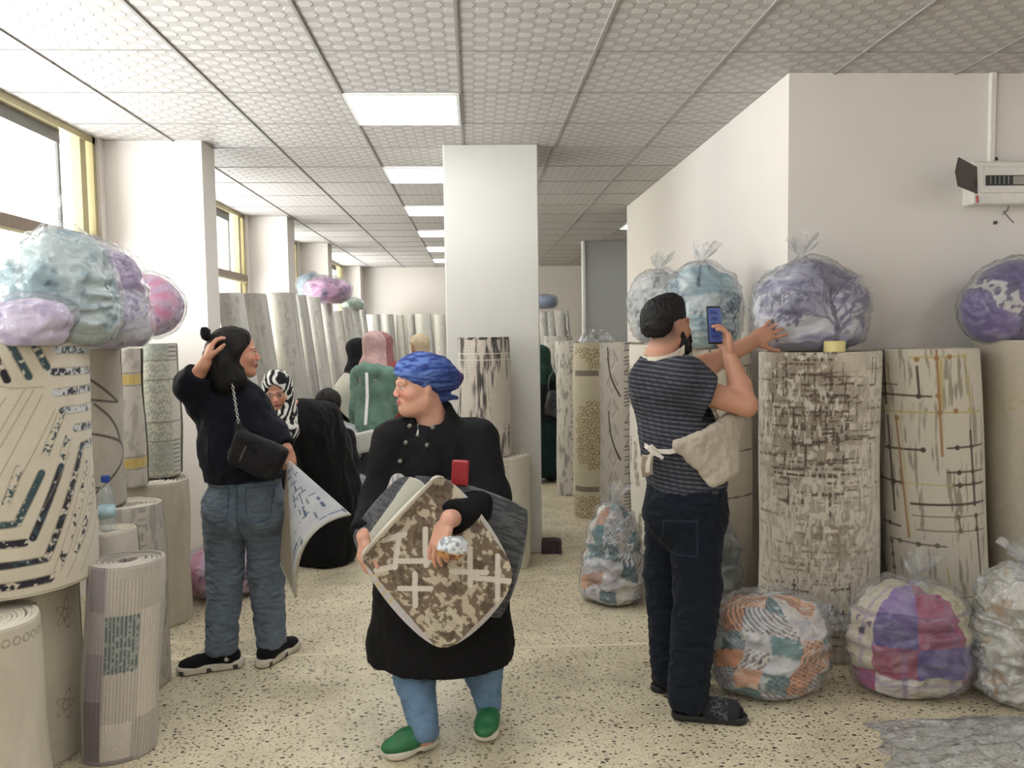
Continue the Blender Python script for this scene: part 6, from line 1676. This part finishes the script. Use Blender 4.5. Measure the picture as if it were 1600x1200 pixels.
# sandals over black socks
def sandal(root, heel, toe):
    d = unit((toe - heel) * V(1, 1, 0)); L = np.linalg.norm((toe - heel)[:2]); sd = np.cross(d, V(0, 0, 1)); R = np.stack([sd, d, V(0, 0, 1)], 1); b = heel * (1, 1, 0)
    G = lambda x, y, z: b + sd * x + d * y * L + V(0, 0, z)
    lo, hi = np.minimum(heel, toe) - .08, np.maximum(heel, toe) + V(.08, .08, .16)
    s = SDF(lo, hi, .0034); s.cap(G(0, .14, .06), G(0, .5, .048), .034, .036, .02); s.cap(G(0, .5, .048), G(0, .86, .038), .036, .026, .02); s.cap(G(0, .14, .06), G(0, .20, .14), .033, .034, .02); s.cut(G(0, .5, .024), V(0, 0, -1), .3)
    so_ = s.mesh('sock', M_CLOTH, root, lambda P, N: mixc((24, 24, 26), (170, 168, 164), ((np.abs((P - G(0, 0, 0)) @ d - .07 - (P[:, 2] - .06)) < .003) & (np.abs(P[:, 2] - .065) < .012)) * .7))
    s = SDF(lo, hi, .0034); s.cap(G(0, .13, .014), G(0, .5, .014), .040, .038, .01); s.cap(G(0, .5, .014), G(0, .84, .014), .038, .046, .02)
    s.cut(G(0, .5, .028), V(0, 0, 1), .3); s.cut(G(0, .5, .002), V(0, 0, -1), .3)
    sl = s.mesh('sandal', M_RUBBER, root, cloth_paint((30, 29, 31), .1, .02, 3))
    s = SDF(lo, hi, .0034); s.cap(G(0, .48, .042), G(0, .78, .036), .048, .046, .01); s.cap(G(0, .40, .040), G(0, .88, .030), .040, .034, .001, op='sub'); s.cut(G(0, .5, .012), V(0, 0, -1), .3)
    s.mesh('strap', M_CLOTH, sl, lambda P, N: mixc((42, 42, 46), (96, 98, 104), (vnoise(P, .006, 4) > .55) * (np.abs((P - G(0, 0, 0)) @ d / L - .62) < .12) * .8))
sandal(m0, fl(1050, 1120), fl(1168, 1128)); sandal(m0, fl(1020, 1080), fl(1106, 1070))
# phone
ph_ = thing('mobile_phone', 'mobile phone held up in the hand of the man, blue screen lit', 'phone', A7(1116, 508, -.02))
pc = A7(1116, 508, -.015); Rp_ = np.stack([unit(V(.90, .40, .0)), unit(np.cross(V(0.09, -.04, 1), unit(V(.90, .40, 0)))), V(0, 0, 1)], 1); Rp_[:, 2] = unit(V(-.07, -.03, 1)); Rp_[:, 1] = np.cross(Rp_[:, 2], Rp_[:, 0]); 
q = MB(); q.box(pc, (.036, .0042, .076), R=Rp_, bev=.004); q.build('phone_body', mat('black_phone', (22, 24, 30), rough=.3), ph_)
q = MB(); q.box(pc - Rp_[:, 1] * .0046, (.032, .0005, .069), R=Rp_); sn = q.build('screen', mat('lit_screen', (60, 80, 140), rough=.2, emit=((70, 84, 134), .3)), ph_)
q = MB()
for i in range(5): q.box(pc - Rp_[:, 1] * .0054 + Rp_[:, 2] * (.05 - .024 * i) + Rp_[:, 0] * (-.006 + .004 * (i % 3)), (.018 - .003 * (i % 2), .0003, .006), R=Rp_)
q.build('screen_picture', mat('screen_tones', (40, 52, 110), emit=((40, 52, 110), .4)), sn)
# ---------- people farther down the aisle
def scarf(root, h, R, K, paint, drape=(), vox=.005, name='headscarf', open_=.8):
    G = lambda x, y, z: h + R @ (V(x, y, z) * K)
    s = SDF(h - .42, h + .24, vox)
    s.ell(G(0, -.018, .045), V(.088, .112, .092) * K, R, .01); s.ell(G(0, -.01, -.03), V(.085, .098, .10) * K, R, .03); s.cap(G(0, .01, -.11), G(0, -.01, -.16), .085, .10, .04)
    for a, b, r0, r1 in drape: s.cap(a, b, r0, r1, .04)
    if open_: s.ell(G(0, .125, -.008), V(.062 * open_ * 1.15, .10, .092 * open_ * 1.1) * K, R, .012, 'sub')
    return s.mesh(name, M_CLOTH, root, paint, fold_disp(.005, (1, 1, .8), .06, 7))
def far_hand(s, w, fd, pn, t=1): hand_sdf(s, w, fd, pn, thumb=t, curl=.6, k=.92, r=.0095)

# woman in the zebra scarf, bending towards us
Y2 = 4.95
B = lambda px, py, d=0.0: at(px, py, Y2 + d)
p2 = thing('person', 'smiling woman in a long black robe and black and white patterned headscarf, stooping', 'person', (B(505, 800)[0], Y2 + .15, 0))
Rh = frame(unit(V(.05, -1, -.22)), V(-.10, -.2, 1)); h2 = B(434, 613, -.05)
s = SDF(B(390, 700) - V(.1, .5, .3), B(560, 560) + V(.2, .7, .2), .005); s.lo[2] = 0; s = SDF(V(-1.6, 4.5, 0), V(-.6, 5.6, 1.45), .006)
head_sdf(s, h2, Rh, .98, ear=False, full=1.1)
sh2 = B(470, 650, .12); hp2 = B(508, 745, .40)
hp2 = B(504, 755, .30); s.cap(h2 + Rh @ V(0, -.03, -.07), sh2, .05, .08, .04); s.cap(sh2, hp2, .09, .11, .05); s.cap(B(452, 670, .05), B(490, 655, .2), .04, .04, .03)
f_a = B(495, 850, .25); f_b = B(520, 850, .25); s.chain([hp2 + V(-.05, 0, 0), (hp2 + f_a) / 2, f_a * (1, 1, 0) + V(0, 0, .06)], [.08, .06, .04], .03); s.chain([hp2 + V(.06, 0, 0), (hp2 + f_b) / 2, f_b * (1, 1, 0) + V(0, 0, .06)], [.08, .06, .04], .03)
s.chain([B(446, 670, 0), B(450, 745, -.02), B(470, 800, -.08)], [.05, .045, .03], .03); far_hand(s, B(470, 800, -.08), V(.1, -.1, -1), V(1, 0, 0))
s.mesh('body', M_SKIN, p2, skin_paint([(h2, Rh, .98)], base=(188, 138, 116), lips=(160, 84, 78), brow=(70, 54, 46), blush=.45)); eyes(p2, h2, Rh, .98)
BLK = (13, 13, 15)
s = SDF(V(-1.65, 4.4, 0), V(-.45, 5.8, 1.35), .008)
s.cap(B(450, 662, .05), B(505, 655, .22), .10, .11, .05); s.cap(B(470, 668, .1), B(500, 760, .3), .16, .20, .08); s.cap(B(500, 700, .3), B(510, 780, .32), .20, .21, .08); s.cap(B(510, 780, .3), B(508, 850, .26), .21, .20, .08)
s.chain([B(446, 672, 0), B(450, 745, -.02), B(468, 795, -.07)], [.075, .07, .06], .04); s.cut(V(B(505, 850, .25)[0], Y2 + .25, .02), V(0, 0, -1), .6)
s.mesh('robe', M_CLOTH, p2, cloth_paint(BLK, .15, .08, 3), fold_disp(.014, (1, 1, .6), .12, 31))
def zebra(P, N):
    Q = (P - h2) @ Rh; n = np.sin(Q[:, 0] * 150 + 3.5 * np.sin(Q[:, 2] * 55 + Q[:, 1] * 30) + 5 * fbm(P, .05, 3)); C = mixc((24, 24, 26), (214, 212, 206), ss(-.15, .25, n)); return C
scarf(p2, h2, Rh, .98, zebra, [(h2 + Rh @ V(.0, .02, -.12), B(448, 672, -.09), .06, .07), (B(440, 655, -.08), B(446, 690, -.11), .055, .045)], .0042, open_=.9)
# a dark-haired child behind her
pc_ = thing('person', 'dark-haired child in black, seen from behind beside the stooping woman', 'person', (at(514, 700, 5.55)[0], 5.6, 0))
hcx = at(515, 634, 5.55); Rc = frame(V(.4, .9, -.1)); s = SDF(hcx - V(.3, .3, 1.05), hcx + V(.3, .35, .2), .007); s.lo[2] = 0; s = SDF(V(hcx[0] - .3, 5.2, 0), V(hcx[0] + .3, 5.95, 1.2), .007)
head_sdf(s, hcx, Rc, .9); q_ = hcx + V(0, .05, -.22); s.cap(hcx - V(0, 0, .08), q_, .045, .08, .03); s.cap(q_, q_ - V(0, 0, .3), .10, .11, .04)
for d in (-1, 1): s.chain([q_ + V(.06 * d, 0, -.32), V(q_[0] + .06 * d, q_[1], .06), V(q_[0] + .07 * d, q_[1] - .1, .03)], [.07, .045, .03], .03); s.chain([q_ + V(.1 * d, 0, 0), q_ + V(.14 * d, -.02, -.18), q_ + V(.13 * d, -.08, -.34)], [.04, .035, .025], .02)
s.mesh('body', M_SKIN, pc_, skin_paint([(hcx, Rc, .9)], base=(190, 140, 118)))
s = SDF(V(hcx[0] - .3, 5.2, 0), V(hcx[0] + .3, 5.95, 1.2), .008); s.cap(q_ + V(0, 0, .01), q_ - V(0, 0, .34), .11, .13, .04)
for d in (-1, 1): s.chain([q_ + V(.1 * d, 0, 0), q_ + V(.14 * d, -.02, -.18), q_ + V(.13 * d, -.07, -.31)], [.055, .05, .042], .02); s.chain([q_ + V(.06 * d, 0, -.32), V(q_[0] + .06 * d, q_[1], .10)], [.10, .065], .03)
s.mesh('clothes', M_CLOTH, pc_, cloth_paint((30, 30, 34), .1, .08, 3), fold_disp(.008, (1, 1, 1), .1, 3))
s = SDF(hcx - .2, hcx + .2, .005); s.ell(hcx + Rc @ V(0, -.02, .03), V(.084, .10, .092), Rc, .01); s.ell(hcx + Rc @ V(0, .12, -.02), V(.08, .06, .07), Rc, .02, 'sub')
s.mesh('hair', M_HAIR, pc_, cloth_paint((22, 18, 17), .2, .02, 4), lambda P, N: (vnoise(P, .012, 3) - .5) * .008)

def standing(label, Yp, px, head_py, fwd, K, top_c, skirt_c, scarf_c, wid=1.0, shoulder_py=None, hem_z=.05, arms=None, skin=(190, 142, 120), hood=False, vox=.008, skirt_z=.80, feet=True, tilt=V(0, 0, 1), bottom='skirt'):
    h = at(px, head_py, Yp); R = frame(fwd, tilt); root = thing('person', label, 'person', (h[0], Yp, 0))
    f2 = unit(V(fwd[0], fwd[1], 0)); sd = np.cross(f2, V(0, 0, 1)); back = -f2 * .03
    neck = h + back + V(0, 0, -.17); L = neck + sd * -.155 * wid + V(0, 0, -.05); Rr = neck + sd * .155 * wid + V(0, 0, -.05)
    lo, hi = V(h[0] - .5, Yp - .5, 0), V(h[0] + .5, Yp + .5, h[2] + .2)
    arms = arms or [[V(0, 0, -.26), V(0, .0, -.5)]] * 2
    s = SDF(lo, hi, vox); head_sdf(s, h, R, K); s.cap(h - V(0, 0, .06), neck, .045, .055, .03); s.cap(neck - V(0, 0, .08), V(neck[0], neck[1], .85), .08, .085, .05, (f2, .7))
    for i, sh in enumerate((L, Rr)):
        e, w = sh + arms[i][0], sh + arms[i][1]; s.chain([sh, e, w], [.034, .030, .022], .02); far_hand(s, w, unit(w - e + V(0, 0, -.02)), -sd if i else sd, 1 if i else -1)
        hp = V(neck[0], neck[1], .85) + sd * (.08 if i else -.08); ft = V(hp[0], hp[1], .05); s.chain([hp, (hp + ft) / 2, ft], [.05, .045, .033], .01); s.cap(ft, ft + f2 * .14 - V(0, 0, .015), .032, .025, .01)
    s.mesh('body', M_SKIN, root, skin_paint([(h, R, K)], base=skin)); eyes(root, h, R, K)
    s = SDF(lo, hi, vox); s.cap(neck + V(0, 0, -.02), neck - V(0, 0, .16), .075, .13, .05, (f2, .8)); s.cap(L, Rr, .062, .062, .04); s.cap(neck - V(0, 0, .16), V(neck[0], neck[1], skirt_z), .15 * wid, .175 * wid, .05, (f2, .75))
    s.cap(V(neck[0], neck[1], skirt_z + .05), V(neck[0], neck[1], skirt_z - .12), .175 * wid, .20 * wid, .05, (f2, .8)); s.cut(V(neck[0], neck[1], skirt_z - .12), V(0, 0, -1), .5)
    for i, sh in enumerate((L, Rr)):
        e, w = sh + arms[i][0], sh + arms[i][1]; s.chain([sh, e, w - (w - e) * .1], [.068, .058, .045], .03)
    if hood: s.cap(neck - f2 * .07 - sd * .07 + V(0, 0, -.01), neck - f2 * .07 + sd * .07 + V(0, 0, -.01), .055, .055, .03); s.cap(neck - f2 * .09, neck - f2 * .09 - V(0, 0, .07), .06, .045, .03)
    s.mesh('top', M_CLOTH, root, cloth_paint(top_c, .12, .08, 3), fold_disp(.009, (1, 1, .8), .1, int(px)))
    s = SDF(lo, hi, vox)
    if bottom == 'skirt':
        s.cap(V(neck[0], neck[1], skirt_z), V(neck[0], neck[1], hem_z + .15), .16 * wid, .21 * wid, .05, (f2, .85)); s.cut(V(neck[0], neck[1], hem_z), V(0, 0, -1), .5)
    else:
        for d in (-1, 1): s.chain([V(neck[0], neck[1], .85) + sd * .08 * d, V(neck[0], neck[1], .08) + sd * .08 * d], [.115, .07], .02)
        s.cut(V(neck[0], neck[1], .07), V(0, 0, -1), .4)
    s.mesh(bottom, M_CLOTH, root, cloth_paint(skirt_c, .12, .1, 4), fold_disp(.012, (1, 1, .35), .1, int(px) + 1))
    q = MB()
    for d in (-1, 1): q = MB(); q.box(V(neck[0], neck[1], .03) + sd * .08 * d + f2 * .06, (.042, .125, .03), R=np.stack([sd, f2, V(0, 0, 1)], 1), bev=.02); q.build('shoe', mat('dark_shoe', (36, 34, 36), rough=.6), root, smooth=True)
    if scarf_c is not None:
        scarf(root, h, R, K, cloth_paint(scarf_c, .12, .03, 5), [(neck + V(0, 0, .02), neck - V(0, 0, .04), .10, .12)], vox * .8)
    return root, h, neck, L, Rr, f2, sd
# woman in the teal hooded top, back turned, white shoulder bag
r3, h3, n3, L3, R3_, f3, s3 = standing('woman in a teal hooded top and dusty pink headscarf, back turned, with shoulder bag', 6.35, 586, 543, unit(V(.45, .9, -.15)), .95, (110, 140, 128), (60, 62, 70), (190, 158, 156), wid=.82, hood=True, vox=.007,
    arms=[[V(-.03, .02, -.26), V(-.07, .14, -.44)], [V(.02, .08, -.25), V(.0, .20, -.30)]], skirt_z=.78)
sb_ = thing('shoulder_bag', 'small white shoulder bag on a long strap against the teal top', 'bag', at(573, 692, 6.0))
c_ = at(572, 690, 5.98); s = SDF(c_ - .2, c_ + .2, .006); s.box(c_, V(.082, .03, .078), np.array(Matrix.Rotation(math.radians(-12), 3, 'Y')), .02, .01); s.mesh('bag_body', M_SHINY, sb_, flat((206, 206, 200)))
q = MB(); band([at(571, 664, 5.99), at(574, 620, 6.10), at(573, 585, 6.17), at(570, 568, 6.24), at(568, 562, 6.35), at(572, 566, 6.5)], .011, .004); q.build('strap', mat('white_leather', (220, 220, 216), rough=.5), sb_)
# her companion in black holding a white rolled rug
r4 = standing('person in a black coat behind the big white rug, left of the woman in teal', 6.9, 562, 552, unit(V(.9, -.3, 0)), .95, (22, 22, 26), (28, 28, 34), (26, 26, 30), vox=.009, arms=[[V(-.04, -.10, -.24), V(-.12, -.25, -.36)], [V(0, -.1, -.24), V(-.1, -.25, -.36)]])
WY = 6.5
wr = sheet('folded_rug', [at(538, 578, WY + .1), at(566, 596, WY), at(556, 668, WY - .05), at(512, 620, WY + .05)], lambda s_, t_: mixc((206, 204, 194), (190, 188, 176), fbm(np.column_stack([s_, t_]), .2, 3)), M_RUG, th=.05, bulge=.05, rnd=.3, n=40)
tag(wr, 'white folded rug carried between the stooping woman and the woman in teal', 'rug')
pb = SDF(at(540, 690, 6.3) - .25, at(540, 690, 6.3) + .25, .008); pb.ell(at(545, 690, 6.25), V(.08, .08, .14), None, .02); pb.cap(at(530, 668, 6.25), at(556, 700, 6.25), .05, .08, .03)
tag(pb.mesh('plastic_bag', mat('white_carrier_bag', None, rough=.4, coat=.3, bump=(30, .01)), None, flat((196, 196, 200)), fold_disp(.02, (1, 1, 1), .07, 5)), 'crumpled white plastic bag hanging below the white folded rug', 'bag')
standing('person in a dusty red top and rose headscarf, just behind the woman in teal', 7.6, 600, 541, unit(V(.6, .75, -.1)), .95, (134, 66, 66), (60, 50, 60), (160, 112, 112), vox=.010, arms=[[V(-.03, .1, -.25), V(-.02, .2, -.46)], [V(.10, -.02, -.06), V(.24, -.04, .02)]])
standing('woman in a beige headscarf behind the blue cap, facing left', 8.4, 655, 541, unit(V(-.85, -.4, -.25)), .95, (60, 60, 66), (50, 50, 56), (196, 178, 150), vox=.010)
r8 = standing('person in a black jacket and long dark green skirt, half hidden by the column', 7.9, 846, 560, unit(V(-.2, .97, -.2)), .95, (20, 20, 23), (18, 40, 38), (34, 60, 50), vox=.009, wid=1.05, skirt_z=.74, arms=[[V(-.02, .02, -.27), V(.0, .2, -.42)], [V(.08, .0, -.26), V(.14, .12, -.40)]], hem_z=.06)
c_ = at(868, 632, 7.75); s = SDF(c_ - .25, c_ + .25, .008); s.box(c_, V(.10, .05, .12), np.array(Matrix.Rotation(math.radians(15), 3, 'Y')), .03, .01)
hb = thing('handbag', 'dark grey handbag on the arm of the person half hidden by the column', 'bag', c_); s.mesh('bag_body', M_SHINY, hb, flat((44, 44, 48)), fold_disp(.01, (1, 1, 1), .08, 4))
q = MB(); q.tube([at(856, 618, 7.75), at(858, 590, 7.75), at(864, 580, 7.75), at(872, 590, 7.75), at(876, 612, 7.75)], .008, 8); q.build('handle', mat('grey_handle', (90, 90, 94), rough=.5), hb, smooth=True)
